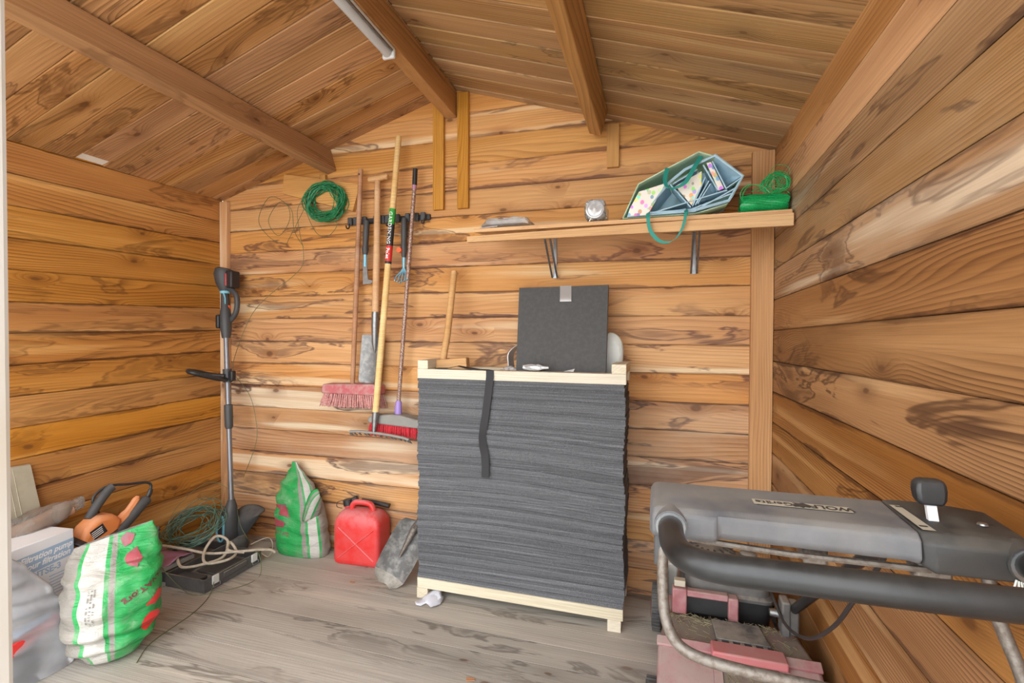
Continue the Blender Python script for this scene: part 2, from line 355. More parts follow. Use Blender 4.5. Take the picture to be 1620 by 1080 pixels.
        if bevel:
            b = o.modifiers.new('bevel', 'BEVEL'); b.width = bevel; b.segments = seg; b.limit_method = 'ANGLE'; b.angle_limit = math.radians(35)
        if sub:
            b = o.modifiers.new('sub', 'SUBSURF'); b.levels = sub; b.render_levels = sub
        return o

def tag(o, label=None, cat=None, group=None, kind=None):
    if label: o['label'] = label
    if cat: o['category'] = cat
    if group: o['group'] = group
    if kind: o['kind'] = kind
    return o
def thing(name, loc, label, cat, group=None):
    o = bpy.data.objects.new(name, None); COL.objects.link(o); o.location = loc; o['_base'] = tuple(loc); o.empty_display_size = .05
    return tag(o, label, cat, group)
def struct_root(name, loc=(0, 0, 0)):
    o = bpy.data.objects.new(name, None); COL.objects.link(o); o.location = loc; o['_base'] = tuple(loc); o['kind'] = 'structure'; return o
def link_mesh(name, me, Mx, parent=None):
    o = bpy.data.objects.new(name, me); COL.objects.link(o)
    if parent is not None: o.parent = parent
    o.matrix_local = Mx; return o
def frame(o, x, y, z):
    return Matrix(((x[0], y[0], z[0], o[0]), (x[1], y[1], z[1], o[1]), (x[2], y[2], z[2], o[2]), (0, 0, 0, 1)))
def smooth_path(pts, k=6, closed=False):
    P = [Vector(p) for p in pts]; n = len(P); out = []
    for i in range(n if closed else n - 1):
        if closed: a, b, c, d = P[i - 1], P[i], P[(i + 1) % n], P[(i + 2) % n]
        else: a, b, c, d = P[max(i - 1, 0)], P[i], P[i + 1], P[min(i + 2, n - 1)]
        for j in range(k):
            t = j / k
            out.append(.5 * ((2 * b) + (c - a) * t + (2 * a - 5 * b + 4 * c - d) * t * t + (3 * b - a - 3 * c + d) * t ** 3))
    if not closed: out.append(P[-1])
    return out
def text_mesh(txt, size, shear=0., spacing=1.0, bold=0.):
    cu = bpy.data.curves.new('txt', 'FONT'); cu.body = txt; cu.size = size; cu.align_x = 'CENTER'; cu.align_y = 'CENTER'; cu.shear = shear; cu.space_character = spacing
    cu.offset = bold; cu.resolution_u = 3
    o = bpy.data.objects.new('txt', cu); COL.objects.link(o)
    dg = bpy.context.evaluated_depsgraph_get(); me = bpy.data.meshes.new_from_object(o.evaluated_get(dg))
    vs = [tuple(v.co) for v in me.vertices]; fs = [tuple(p.vertices) for p in me.polygons]
    bpy.data.objects.remove(o); bpy.data.meshes.remove(me); bpy.data.curves.remove(cu)
    return vs, fs
def text_on(txt, size, fn, **kw):
    vs, fs = text_mesh(txt, size, **kw); mb = MB(); mb.add([tuple(fn(x, y)) for x, y, z in vs], fs); return mb
def nz3(p, f=1.0, seed=0.0): return mnoise.noise(Vector((p[0] * f + seed, p[1] * f + seed * 1.7, p[2] * f - seed)))

# ------------------------------------------------------------------ the shed
W = 1.494; T = .028; CH = .003
RS = .04                                               # the ridge rises a little toward the door
AX, AZ = .03, 2.448                                    # ridge line
def eaveL(y): return 1.997 + .015 * y
def eaveR(y): return 1.988 + .004 * y
def plank_mesh(name, L, H, mat, t=T, ch=CH):
    if mat == 'floor': ch = .0006
    # length along local X, inner face at y=0 looking to -y, z from 0 to H
    gz, gd = (.0012, .009) if mat != 'floor' else (.0005, .003)
    prof = [(gd, 0), (gd, gz), (ch * .8, gz), (0, gz + ch), (0, H - ch - gz), (ch * .8, H - gz), (gd, H - gz), (gd, H), (t, H), (t, 0)]
    mb = MB(); mb.prism([(a, b) for a, b in prof], 0, L, 'x')
    me = bpy.data.meshes.new(name); me.from_pydata(mb.v, [], mb.f); me.update()
    bm = bmesh.new(); bm.from_mesh(me); bmesh.ops.recalc_face_normals(bm, faces=bm.faces); bm.to_mesh(me); bm.free()
    me.materials.append(M[mat]); return me
cache = {}
def pm(L, H, mat):
    k = (round(L, 4), round(H, 4), mat)
    if k not in cache: cache[k] = plank_mesh('plank', L, H, mat)
    return cache[k]

# back wall with gable: planks clipped by the roof line
wb = struct_root('wall_back')
js = [-.0121, .1179] + [.1179 + .13 * i for i in range(1, 18)] + [2.4579]
js = [-.0121] + [.1179 + .13 * i for i in range(0, 19)]
def roofz(x): return (1.997 + (AZ - 1.997) * (x + W) / (AX + W)) if x < AX else (1.988 + (AZ - 1.988) * (W - x) / (W - AX))
def xl(z): return -W - T if z <= 1.99 else -W + (z - 1.997) * (AX + W) / (AZ - 1.997)
def xr(z): return W + T if z <= 1.98 else W - (z - 1.988) * (W - AX) / (AZ - 1.988)
for i in range(len(js) - 1):
    z0, z1 = js[i], js[i + 1]
    mat = 'wall_low' if z1 < .93 else 'wall_back'
    if z1 < 1.98:
        link_mesh('plank', pm(2 * W + 2 * T, z1 - z0, mat), Matrix.Translation((-W - T, 0, z0)), wb)
    else:
        z1 = min(z1, AZ - .001)
        if z0 >= z1: continue
        lv = sorted(set([z0, z0 + CH, z1 - CH, z1] + [z for z in (1.985, 1.998) if z0 + CH < z < z1 - CH]))
        mb = MB(); rings = []
        for z in lv:
            yf = CH if z in (z0, z1) else 0
            a, b = xl(z), xr(z)
            if b - a < .004: a = b = (a + b) / 2; a -= .002; b += .002
            rings.append([(a, yf, z - z0), (b, yf, z - z0), (b, T, z - z0), (a, T, z - z0)])
        mb.loft(rings)
        o = mb.build('plank', mat, None, loc=(0, 0, 0), smooth=False); o.parent = wb; o.location = (0, 0, z0)

# left wall planks (the whole wall leans a little: they rise toward the back)
wl = struct_root('wall_left'); YF = -2.28; TL = .0219; TR = -.0139
for i in range(-1, 16):
    z0 = 1.8713 + .13 - .13 * (i + 1)
    if z0 < -.1: continue
    d = Vector((0, 1, TL)).normalized(); up_ = Vector((0, -TL, 1)).normalized()
    # local x runs along +y, inner face (-y local) looks to +x
    link_mesh('plank', pm(-YF - .001, .13, 'wall_left'), frame((-W, YF, z0 + TL * YF), d, (-1, 0, 0), up_), wl)
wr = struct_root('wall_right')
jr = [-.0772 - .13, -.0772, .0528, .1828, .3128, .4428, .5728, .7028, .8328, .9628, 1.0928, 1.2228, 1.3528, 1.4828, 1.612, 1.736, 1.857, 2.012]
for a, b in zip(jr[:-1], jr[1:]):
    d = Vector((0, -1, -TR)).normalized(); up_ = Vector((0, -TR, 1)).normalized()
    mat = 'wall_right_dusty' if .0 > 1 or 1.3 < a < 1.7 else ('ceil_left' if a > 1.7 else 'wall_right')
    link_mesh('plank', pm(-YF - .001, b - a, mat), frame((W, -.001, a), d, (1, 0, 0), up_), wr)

# ceiling boards, eave to ridge, each its own piece
cl = struct_root('ceiling')
def ceil_side(side):
    y1 = T
    k = 0; start = -.075 if side < 0 else -.05
    while y1 > -2.25:
        y0 = start - .118 * k; k += 1
        ym = (y0 + y1) / 2
        ex, ez = (-W, eaveL(ym)) if side < 0 else (W, eaveR(ym))
        a, b = Vector((ex, 0, ez)), Vector((AX, 0, AZ - RS * ym))
        if side < 0 and abs(ym + .7225) < .03: a = a + (b - a) * .035          # a board cut short: a white strip fills the gap as daylight
        d = (b - a); L = d.length - .001; d.normalize()
        if side < 0:
            # local x up the slope, inner face looks down: -y_local = down
            nrm = Vector((-d.z, 0, d.x))
            zl_ = d.cross(nrm)
            o = Vector((a.x, y1 if zl_.y < 0 else y0, a.z))
            Mx = frame(o, d, nrm, zl_)
        else:
            nrm = Vector((d.z, 0, -d.x)); nrm = nrm if nrm.z > 0 else -nrm
            zl_ = d.cross(nrm); o = Vector((a.x, y1 if zl_.y < 0 else y0, a.z)); Mx = frame(o, d, nrm, zl_)
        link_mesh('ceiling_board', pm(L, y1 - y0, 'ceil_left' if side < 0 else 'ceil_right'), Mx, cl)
        y1 = y0
ceil_side(-1); ceil_side(1)
for s_ in (-1, 1):                                      # unseen strips added over the ridge joint to block light leaks
    def capz(y, d, t_): return AZ - RS * y - .30 * d + .030 + t_
    y0, y1, xo = -2.30, .05, AX + s_ * .16
    mb = MB(); mb.hexa([(AX, y0, capz(y0, 0, 0)), (xo, y0, capz(y0, .16, 0)), (xo, y1, capz(y1, .16, 0)), (AX, y1, capz(y1, 0, 0))], [(AX, y0, capz(y0, 0, .012)), (xo, y0, capz(y0, .16, .012)), (xo, y1, capz(y1, .16, .012)), (AX, y1, capz(y1, 0, .012))]); mb.build('ridge_leak_cover', 'rubber', cl, smooth=False)
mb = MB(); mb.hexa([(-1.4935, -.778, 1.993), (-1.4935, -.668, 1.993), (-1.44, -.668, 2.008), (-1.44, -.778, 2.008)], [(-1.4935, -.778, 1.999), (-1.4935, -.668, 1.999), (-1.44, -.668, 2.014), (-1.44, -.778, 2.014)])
mb.build('daylight_strip', plain('white_daylight_fill', 'e6e3dc', .8), cl)  # white strip added in the eave gap, standing in for daylight

# floor boards parallel to the back wall
fl = struct_root('floor')
y1 = -.0005
while y1 > -2.4:
    y0 = y1 - .122
    # local x along +x, inner face up: local y = -z
    link_mesh('floor_board', pm(2 * W - .002, .122, 'floor'), frame((-W + .001, y1, 0), (1, 0, 0), (0, 0, -1), (0, -1, 0)), fl)
    y1 = y0
mb = MB(); mb.box(-9, 9, -14, -2.43, -.16, -.1); tag(mb.build('ground', 'ground', smooth=False), kind='structure')

# purlins and ridge beam
def purlin(name, a, b, label, cat='beam'):
    mb = MB(); mb.hexa(a, b); tag(mb.build(name, 'beam', loc=(a[0][0], 0, a[0][2]), bevel=.004, smooth=False), label, cat, 'roof beams')
YB = -.002
def P4(pts, y): return [(x, y, z) for x, z in pts]
lp = [(-.690, 2.103), (-.747, 2.086), (-.783, 2.205), (-.726, 2.2215)]
# beams are modelled with local X along their length so that the grain follows
def beam_along(name, sec0, sec1, y0, y1, label):
    cx, cz = sec0[0]
    vs0 = [(y0, -(x - cx), z - cz) for x, z in sec0]; vs1 = [(y1, -(x - cx), z - cz) for x, z in sec1]
    mb = MB(); mb.hexa(vs0, vs1)
    me = bpy.data.meshes.new(name); me.from_pydata(mb.v, [], mb.f); me.update()
    bm = bmesh.new(); bm.from_mesh(me); bmesh.ops.recalc_face_normals(bm, faces=bm.faces); bm.to_mesh(me); bm.free()
    me.materials.append(M['beam'])
    o = link_mesh(name, me, frame((cx, 0, cz), (0, 1, 0), (-1, 0, 0), (0, 0, 1)))
    b = o.modifiers.new('bevel', 'BEVEL'); b.width = .004; b.segments = 2
    tag(o, label, 'beam', 'roof beams'); return o
beam_along('roof_purlin', [(x, z + .012) for x, z in lp], lp, -2.26, YB, 'brown wooden roof purlin on the left slope, nearest the left wall')
rb = [(.030, 2.306), (-.030, 2.306), (-.030, 2.428), (.030, 2.440)]
beam_along('ridge_beam', [(x, z + RS * 2.26) for x, z in rb], rb, -2.26, YB, 'wooden ridge beam at the peak of the roof, carrying the tube light')
rp0 = [(.775, 2.088), (.722, 2.103), (.750, 2.2135), (.803, 2.197)]
rp1 = [(.748, 2.110), (.722, 2.103), (.750, 2.2135), (.792, 2.200)]
beam_along('roof_purlin', [(x, z + .040) for x, z in rp0], rp0, -2.26, -.12, 'weathered wooden roof purlin on the right slope above the shelf')
mb = MB()
# tapered end of that purlin belongs to the same beam: extend its mesh
o = bpy.data.objects['roof_purlin.001']; me = o.data; cx, cz = rp0[0]
bm = bmesh.new(); bm.from_mesh(me)
end = [v for v in bm.verts if abs(v.co.x + .12) < 1e-4]
ret = bmesh.ops.extrude_face_region(bm, geom=[f for f in bm.faces if all(v in end for v in f.verts)])
nv = [e for e in ret['geom'] if isinstance(e, bmesh.types.BMVert)]
for v in nv:
    k = min(range(4), key=lambda i: (v.co.y + (rp0[i][0] - cx)) ** 2 + (v.co.z - (rp0[i][1] - cz)) ** 2)
    v.co = (YB, -(rp1[k][0] - cx), rp1[k][1] - cz)
bmesh.ops.recalc_face_normals(bm, faces=bm.faces); bm.to_mesh(me); bm.free()

# upright timber: local X runs up the length
def upright(name, x0, x1, y0, y1, z0, z1, mat, label=None, cat='batten', group=None, kind=None, bevel=.002, lean=0.):
    mb = MB(); L = z1 - z0; w2 = (x1 - x0)
    mb.box(0, L, -(y1 - y0), 0, 0, w2)
    me = bpy.data.meshes.new(name); me.from_pydata(mb.v, [], mb.f); me.update()
    bm = bmesh.new(); bm.from_mesh(me); bmesh.ops.recalc_face_normals(bm, faces=bm.faces); bm.to_mesh(me); bm.free()
    me.materials.append(M[mat])
    ux = Vector((math.sin(lean), 0, math.cos(lean)))
    # local x -> up, local y -> world y, local z -> world x (negated for a right-handed frame is fine)
    o = link_mesh(name, me, frame((x1, y1, z0), ux, (0, 1, 0), ux.cross(Vector((0, 1, 0)))))
    if bevel:
        b = o.modifiers.new('bevel', 'BEVEL'); b.width = bevel; b.segments = 2
    tag(o, label, cat, group, kind); return o
upright('trim_1', -1.492, -1.437, -.028, -.001, 0.001, 1.985, 'post', kind='structure')
upright('trim_2', 1.405, 1.492, -.030, -.001, 0.001, 1.985, 'post', kind='structure')
g_ = 'battens on the gable'
b1 = upright('wall_batten', -.096, -.036, -.022, -.001, 1.842, 2.392, 'batten', 'left one of the two long battens hanging below the ridge beam', 'batten', g_)
b2 = upright('wall_batten', .040, .100, -.022, -.001, 1.840, 2.424, 'batten', 'right one of the two long battens, reaching the roof beside the ridge beam', 'batten', g_)
b3 = upright('wall_batten', .790, .846, -.022, -.001, 1.977, 2.176, 'batten', 'short batten beside the weathered right roof purlin', 'batten', g_)
b4 = upright('wall_batten', -.790, -.752, -.022, -.001, 2.030, 2.085, 'batten', 'small stub of batten under the left purlin above the wire coil', 'batten', g_)
def screw(parent, x, z, y=-.0235):
    mb = MB(); mb.lathe([(.0035, 0), (.0035, .001), (.002, .0018)], 8, Matrix.Translation((x, y + .0015, z)) @ Matrix.Rotation(pi / 2, 4, 'X'))
    me = bpy.data.meshes.new('screw'); 
    o = mb.build('screw', 'white', None, loc=(0, 0, 0)); o.parent = parent; o.matrix_parent_inverse = parent.matrix_world.inverted() if False else (parent.matrix_local.inverted())
for x, z in ((-.083, 1.856), (-.055, 1.882)): screw(b1, x, z)
for x, z in ((.052, 1.86), (.082, 1.882)): screw(b2, x, z)
# painted jamb of the door the picture is taken through
tag(upright('door_1', .52, .5858, -2.16, -2.10, 0.001, 2.12, 'jamb', bevel=.004), kind='structure')

# tube light on the ridge beam
t = thing('tube_light', (0, -1.1, 2.32), 'slim white tube light fixed under the ridge beam', 'lamp')
def rz(y): return 2.3055 - RS * y
def under(x0, x1, y0, y1, d0, d1):
    return MB().hexa([(x0, y0, rz(y0) - d1), (x1, y0, rz(y0) - d1), (x1, y1, rz(y1) - d1), (x0, y1, rz(y1) - d1)], [(x0, y0, rz(y0) - d0), (x1, y0, rz(y0) - d0), (x1, y1, rz(y1) - d0), (x0, y1, rz(y1) - d0)])
under(-.030, .024, -1.70, -.600, .0005, .012).build('housing', 'white', t, bevel=.003)
mb = MB(); mb.tube([(-.004, -1.69, rz(-1.69) - .020), (-.004, -.612, rz(-.612) - .020)], .0185, 16); mb.build('diffuser', 'lampwhite', t)
under(-.030, .024, -.611, -.594, .0005, .040).build('end_cap', 'white', t, bevel=.006)
under(.0165, .022, -1.68, -.615, .0121, .020).build('reflector_strip', 'steel', t)
# ------------------------------------------------------------------ wall tools
t = thing('tool_rail', (-.36, -.01, 1.80), 'black tool rail with clips screwed to the back wall', 'tool rack')
mb = MB(); mb.box(-.605, -.115, -.012, -.0005, 1.798, 1.826, ); mb.build('rail', 'black', t, bevel=.003)
for x in (-.59, -.555, -.50, -.43, -.39, -.36, -.30, -.24, -.19, -.15):
    mb = MB(); mb.box(x - .013, x + .013, -.030, -.0125, 1.790, 1.834); mb.build('clip', 'dgrey', t, bevel=.004)
for x in (-.588, -.345, -.14):
    mb = MB(); mb.tube(smooth_path([(x, -.03, 1.80), (x, -.035, 1.776), (x, -.055, 1.770), (x, -.062, 1.785)], 4), .004, 6); mb.build('hook', 'black', t)

def bristles(mb, x0, x1, zt, zb, y0, y1, nx, ny, splay, thick=.006, seed=1):
    rr = random.Random(seed)
    for i in range(nx):
        for j in range(ny):
            x = x0 + (x1 - x0) * (i + .5) / nx; y = y0 + (y1 - y0) * (j + .5) / ny
            s_ = ((i + .5) / nx - .5) * 2
            for q in range(3):
                ex = x + s_ * splay + rr.uniform(-.006, .006); ey = y + ((j + .5) / ny - .5) * splay * .7 + rr.uniform(-.004, .004)
                mb.tube([(x + rr.uniform(-.003, .003), y, zt), ((x + ex) / 2 + rr.uniform(-.002, .002), (y + ey) / 2, (zt + zb) / 2), (ex, ey, zb + rr.uniform(-.004, .008))], [thick * .45, thick * .55, thick * .3], 4)

# broom with pink bristles
t = thing('push_broom', (-.55, -.05, .81), 'dusty broom with faded pink bristles and brown wooden handle', 'broom', 'brooms on the tool rail')
mb = MB(); mb.tube([(-.504, -.05, 2.079), (-.528, -.052, 1.5), (-.553, -.055, .93)], [.0125, .0135, .0125], 12); h = mb.build('handle', 'handle_brown', t)
mb = MB(); mb.tube([(-.505, -.0665, 2.05), (-.505, -.061, 2.05)], .004, 8); mb.build('hanging_hole', 'ink', h)
mb = MB(); mb.prism([(-.718, .878), (-.722, .9), (-.712, .930), (-.40, .938), (-.376, .925), (-.376, .878)], -.10, -.012, 'y'); mb.build('block', 'broom_pink', t, bevel=.008)
mb = MB(); bristles(mb, -.712, -.382, .882, .808, -.094, -.018, 26, 5, .022, seed=3, thick=.0075); mb.build('bristles', 'bristle_pink', t)
# broom with red bristles
t = thing('push_broom', (-.25, -.06, .67), 'broom with grey block, bright red bristles and rusty metal pole', 'broom', 'brooms on the tool rail')
mb = MB(); mb.tube([(-.175, -.06, 2.048), (-.179, -.06, 1.965)], .0125, 10); mb.build('grip', 'black', t)
mb = MB(); mb.tube([(-.1792, -.06, 1.965), (-.270, -.065, .83)], .0105, 10); mb.build('pole', 'rustpole', t)
mb = MB(); mb.tube([(-.179, -.06, 1.972), (-.181, -.06, 1.945)], .0122, 10); mb.build('band', 'pinkbag', t)
mb = MB(); mb.tube([(-.267, -.065, .855), (-.268, -.065, .846), (-.270, -.065, .80), (-.270, -.065, .782)], [.011, .0165, .0195, .018], 12); mb.build('ferrule', 'purple', t)
mb = MB(); mb.prism([(-.424, .735), (-.432, .755), (-.420, .772), (-.29, .786), (-.24, .784), (-.09, .755), (-.07, .74), (-.07, .718)], -.105, -.02, 'y'); mb.build('block', 'greyblock', t, bevel=.008)
mb = MB(); bristles(mb, -.425, -.075, .735, .668, -.10, -.025, 28, 5, .012, seed=5, thick=.008); mb.build('bristles', 'bristle_red', t)
# spade
t = thing('garden_spade', (-.44, -.05, .94), 'spade with wooden T-handle and flat grey steel blade', 'spade')
mb = MB(); mb.tube([(-.402, -.05, 2.01), (-.405, -.05, 1.7), (-.4155, -.05, 1.31)], [.0155, .0175, .0185], 14); mb.build('shaft', 'handle_beech', t)
mb = MB(); mb.tube(smooth_path([(-.456, -.05, 2.022), (-.44, -.05, 2.020), (-.40, -.05, 2.022), (-.36, -.05, 2.028), (-.340, -.05, 2.024)], 3), [.010, .014, .0155, .016, .0165, .017, .0165, .0155, .015, .015, .0155, .015, .011], 10); mb.build('crossbar', 'handle_beech', t)
mb = MB(); mb.tube([(-.4155, -.05, 1.318), (-.418, -.05, 1.24), (-.420, -.048, 1.15), (-.421, -.046, 1.10)], [.0195, .019, .0155, .004], 12); mb.build('socket', 'steel', t)
mb = MB()
rows = [(1.196, -.492, -.372), (1.19, -.494, -.370), (1.06, -.507, -.378), (.96, -.516, -.386), (.945, -.510, -.392), (.938, -.49, -.41)]
rings = []
for z, a, b in rows:
    fr_ = []; bk = []
    for k in range(7):
        u = k / 6; x = a + (b - a) * u; y = -.043 + .012 * (2 * u - 1) ** 2 * -1
        fr_.append((x, y, z)); bk.append((x, y + .003, z))
    rings.append(fr_ + bk[::-1])
mb.loft(rings); mb.build('blade', 'steel_dull', t)
# rake
t = thing('garden_rake', (-.39, -.085, .65), 'garden rake hanging teeth down with long pale wooden handle', 'rake')
A, B = Vector((-.263, -.072, 2.219)), Vector((-.3675, -.125, .790))
mb = MB(); mb.tube([A, A + (B - A) * .004, A + (B - A) * .5, B], [.011, .015, .0165, .0165], 14); h = mb.build('handle', 'handle_pine', t)
dA = (B - A).normalized(); sd = Vector((1, 0, 0)); sd = (sd - dA * sd.dot(dA)).normalized(); ft = dA.cross(sd).normalized()
if ft.y > 0: ft = -ft
def on_handle(z0, rad):
    def f(x, y):          # x runs down the handle, y to its right side
        p = A + (B - A) * ((2.219 - z0) / (2.219 - .790)) + dA * x
        a = y / rad
        return p + sd * (math.sin(a) * rad) + ft * (math.cos(a) * rad)
    return f
def sleeve(z0, z1, rad, mat, name):
    p0 = A + (B - A) * ((2.219 - z0) / 1.429); p1 = A + (B - A) * ((2.219 - z1) / 1.429)
    mb = MB(); mb.tube([p0, p1], rad, 24); return mb.build(name, mat, h)
sleeve(1.845, 1.765, .0168, 'lab_green', 'green_label'); sleeve(1.7648, 1.655, .0168, 'lab_black', 'black_label'); sleeve(1.6548, 1.575, .0168, 'lab_red', 'red_label'); sleeve(1.5748, 1.562, .0168, 'lab_black', 'black_label')
f1 = on_handle(1.745, .0182); text_on('GARDENING', .0265, lambda x, y: f1(x, y), bold=.0003, spacing=1.12).build('lettering', 'text_white', h)
f2 = on_handle(1.615, .0182); text_on('Polet', .027, lambda x, y: f2(x, y), bold=.0006).build('lettering', 'text_white', h)
mb = MB(); mb.tube([B + Vector((.001, 0, .01)), B + (B - A).normalized() * .03, (-.371, -.130, .72), (-.372, -.134, .690)], [.0175, .0165, .012, .009], 12); mb.build('ferrule', 'steel', t)
mb = MB()
bar = smooth_path([(-.512, -.136, .691), (-.46, -.135, .695), (-.372, -.134, .693), (-.29, -.135, .688), (-.21, -.137, .680), (-.165, -.139, .672)], 5)
mb.tube(bar, .010, 8, flat=.7); mb.build('head_bar', 'greyblock', t)
for i in range(15):
    u = i / 14; p = bar[int(u * (len(bar) - 1))]
    mb = MB(); mb.tube([p, p + Vector((0, .004, -.012)), p + Vector((0, .026, -.024))], [.005, .0045, .002], 6); mb.build('tooth', 'steel_dull', t)
# hand weeder and hand cultivator
t = thing('hand_weeder', (-.475, -.045, 1.47), 'hand weeder with grey handle and blue hooked flat blade', 'hand tool', 'hand tools on the tool rail')
mb = MB(); mb.tube([(-.470, -.045, 1.806), (-.472, -.045, 1.79), (-.476, -.045, 1.73), (-.478, -.045, 1.675), (-.480, -.045, 1.655), (-.480, -.045, 1.625)], [.012, .0165, .0165, .0145, .0185, .012], 12); mb.build('handle', 'dgrey', t)
mb = MB(); mb.tube([(-.480, -.045, 1.63), (-.481, -.045, 1.56)], [.009, .010], 8); mb.build('neck', 'blue', t)
mb = MB(); mb.prism([(-.494, 1.60), (-.470, 1.60), (-.468, 1.54), (-.462, 1.492), (-.430, 1.484), (-.428, 1.478), (-.452, 1.468), (-.494, 1.467)], -.047, -.043, 'y'); mb.build('blade', 'steel', t)
t = thing('hand_cultivator', (-.248, -.045, 1.48), 'hand cultivator with grey handle and five blue claw tines', 'hand tool', 'hand tools on the tool rail')
mb = MB(); mb.tube([(-.247, -.045, 1.805), (-.247, -.045, 1.79), (-.247, -.045, 1.72), (-.249, -.045, 1.67), (-.249, -.045, 1.645), (-.249, -.045, 1.60)], [.012, .0155, .0165, .0145, .0185, .011], 12); h = mb.build('handle', 'dgrey', t)
mb = MB(); mb.tube([(-.262, -.062, 1.636), (-.262, -.075, 1.636)], [.015, .014], 10); mb.build('release_knob', 'orange2', h)
mb = MB(); mb.tube([(-.249, -.045, 1.605), (-.249, -.045, 1.545)], [.009, .007], 8); mb.build('neck', 'blue', t)
for k in (-2, -1, 0, 1, 2):
    mb = MB(); mb.tube(smooth_path([(-.249, -.045, 1.55), (-.249 + k * .008, -.05, 1.525), (-.249 + k * .018, -.062, 1.50), (-.249 + k * .017, -.075, 1.480 - (2 - abs(k)) * .006), (-.249 + k * .014, -.092, 1.478 - (2 - abs(k)) * .006)], 3), .0032, 6); mb.build('tine', 'blue', t)

# board nailed to the wall and hanging wire coil
mb = MB(); mb.prism([(-1.025, 2.108), (-.527, 2.010), (-.572, 1.868), (-1.038, 2.000)], -.0245, -.0235 + .022, 'y')
tag(mb.build('wall_board', 'batten', loc=(-.8, 0, 1.9), smooth=False), 'tilted offcut board on the wall behind the green wire coil', 'board')
t = thing('wire_coil', (-.735, -.05, 1.80), 'bright green coil of garden wire hanging on the back wall', 'wire')
mb = MB(); rr = random.Random(11); pts = []
for i in range(34 * 26):
    a = 2 * pi * i / 26; L_ = i / 26
    rad = .072 + .038 * (.5 + .5 * math.sin(L_ * 2.3)) + .006 * math.sin(L_ * 5.1 + a) + .009 * math.sin(L_ * 7.7 + 2 * a)
    cx = -.735 + .008 * math.sin(L_ * 1.7); cz = 1.927 + .006 * math.cos(L_ * 1.3)
    pts.append((cx + rad * 1.17 * math.cos(a), -.045 - .017 * math.sin(L_ * 3.7 + .5 * math.sin(a)), cz + rad * math.sin(a) * .93))
mb.tube(pts, .0024, 5); mb.build('coil', 'wire', t)
ls = [(-.84, -.035, 1.90), (-.932, -.03, 1.887), (-.967, -.03, 1.758), (-1.04, -.03, 1.70)]
mb = MB(); mb.tube(smooth_path([(-.72, -.04, 1.84), (-.66, -.04, 1.80), (-.72, -.035, 1.74), (-.80, -.03, 1.76), (-.86, -.03, 1.86), (-.89, -.03, 1.95), (-.93, -.03, 1.887), (-.91, -.03, 1.75), (-.89, -.03, 1.672), (-.898, -.03, 1.584), (-.976, -.03, 1.515), (-1.064, -.03, 1.463), (-1.245, -.03, 1.32), (-1.372, -.032, 1.078), (-1.38, -.034, .965), (-1.271, -.03, .838), (-1.226, -.03, .692), (-1.226, -.03, .562), (-1.32, -.03, .349)], 8), .0016, 5); mb.build('loose_strand', 'wire_thin', t)
mb = MB(); mb.tube(smooth_path([(-.86, -.035, 1.93), (-.98, -.03, 1.75), (-1.02, -.03, 1.71), (-1.13, -.03, 1.76), (-1.20, -.03, 1.86), (-1.12, -.03, 1.985), (-1.0, -.03, 1.93), (-.985, -.03, 1.84), (-1.06, -.03, 1.76), (-1.13, -.03, 1.85), (-1.05, -.03, 1.95), (-.97, -.03, 1.90), (-.95, -.03, 1.78), (-.89, -.03, 1.69)], 8), .0015, 5); mb.build('loose_strand', 'wire_thin', t)

# ------------------------------------------------------------------ shelf and what is on it
t = thing('wall_shelf', (.84, -.02, 1.60), 'long wooden wall shelf on two steel brackets', 'shelf')
sb0, sb1 = 1.678, 1.640
mb = MB(); mb.hexa([(.262, -.3555, sb1), (1.485, -.3555, sb1), (1.485, -.033, sb0), (.262, -.033, sb0)], [(.262, -.3555, sb1 + .016), (1.485, -.3555, sb1 + .016), (1.485, -.033, sb0 + .016), (.262, -.033, sb0 + .016)]); mb.build('board', 'shelf', t, smooth=False, bevel=.002)
mb = MB(); mb.hexa([(.236, -.372, 1.596), (1.486, -.372, 1.594), (1.486, -.356, 1.594), (.236, -.356, 1.596)], [(.236, -.372, 1.622), (1.486, -.372, 1.640), (1.486, -.356, 1.640), (.236, -.356, 1.622)]); mb.build('front_rail', 'shelf', t, smooth=False, bevel=.002)
for x in (.545, 1.175):
    mb = MB(); mb.prism([(-.0005, 1.474), (-.006, 1.474), (-.006, 1.676), (-.0005, 1.676)], x - .008, x + .008, 'x')
    mb.prism([(-.006, 1.668), (-.30, 1.637), (-.30, 1.643), (-.006, 1.676)], x - .008, x + .008, 'x')
    br = mb.build('bracket', 'steel', t, smooth=False)
    for s_ in (-1, 1):
        mb = MB(); mb.prism([(-.004, 1.476), (-.010, 1.476), (-.20, 1.652), (-.185, 1.652)], x + s_ * .012 - .004, x + s_ * .012 + .004, 'x'); mb.build('brace', 'steel', br, smooth=False)
def shz(y): return sb0 + .016 + (sb0 - sb1) * (y + .033) / (.3225)
# crumpled clear packet
mb = MB(); rr = random.Random(4); rings = []
for i in range(12):
    u = i / 11; x = .285 + .215 * u; hh = .034 if .05 < u < .97 else .012
    ring = []
    for k in range(10):
        a = 2 * pi * k / 10
        ring.append((x + rr.uniform(-.006, .006), -.275 + .05 * math.cos(a), shz(-.27) + .004 + hh * .62 * (1 + math.sin(a)) * (1 + rr.uniform(-.15, .15))))
    rings.append(ring)
mb.loft(rings); t = thing('plastic_packet', (.39, -.275, shz(-.3)), 'crumpled clear plastic packet at the left end of the shelf', 'packet')
mb.build('film', 'clear3', t, ang=20)
mb = MB(); mb.box(.32, .46, -.30, -.26, shz(-.26) + .008, shz(-.26) + .042); mb.build('contents', 'paper', t, bevel=.006)
mb = MB(); mb.sheet([(.272, -.31, shz(-.3) + .004), (.36, -.33, shz(-.3) + .003), (.35, -.28, shz(-.28) + .004)], .003); mb.build('torn_flap', 'foil', t)
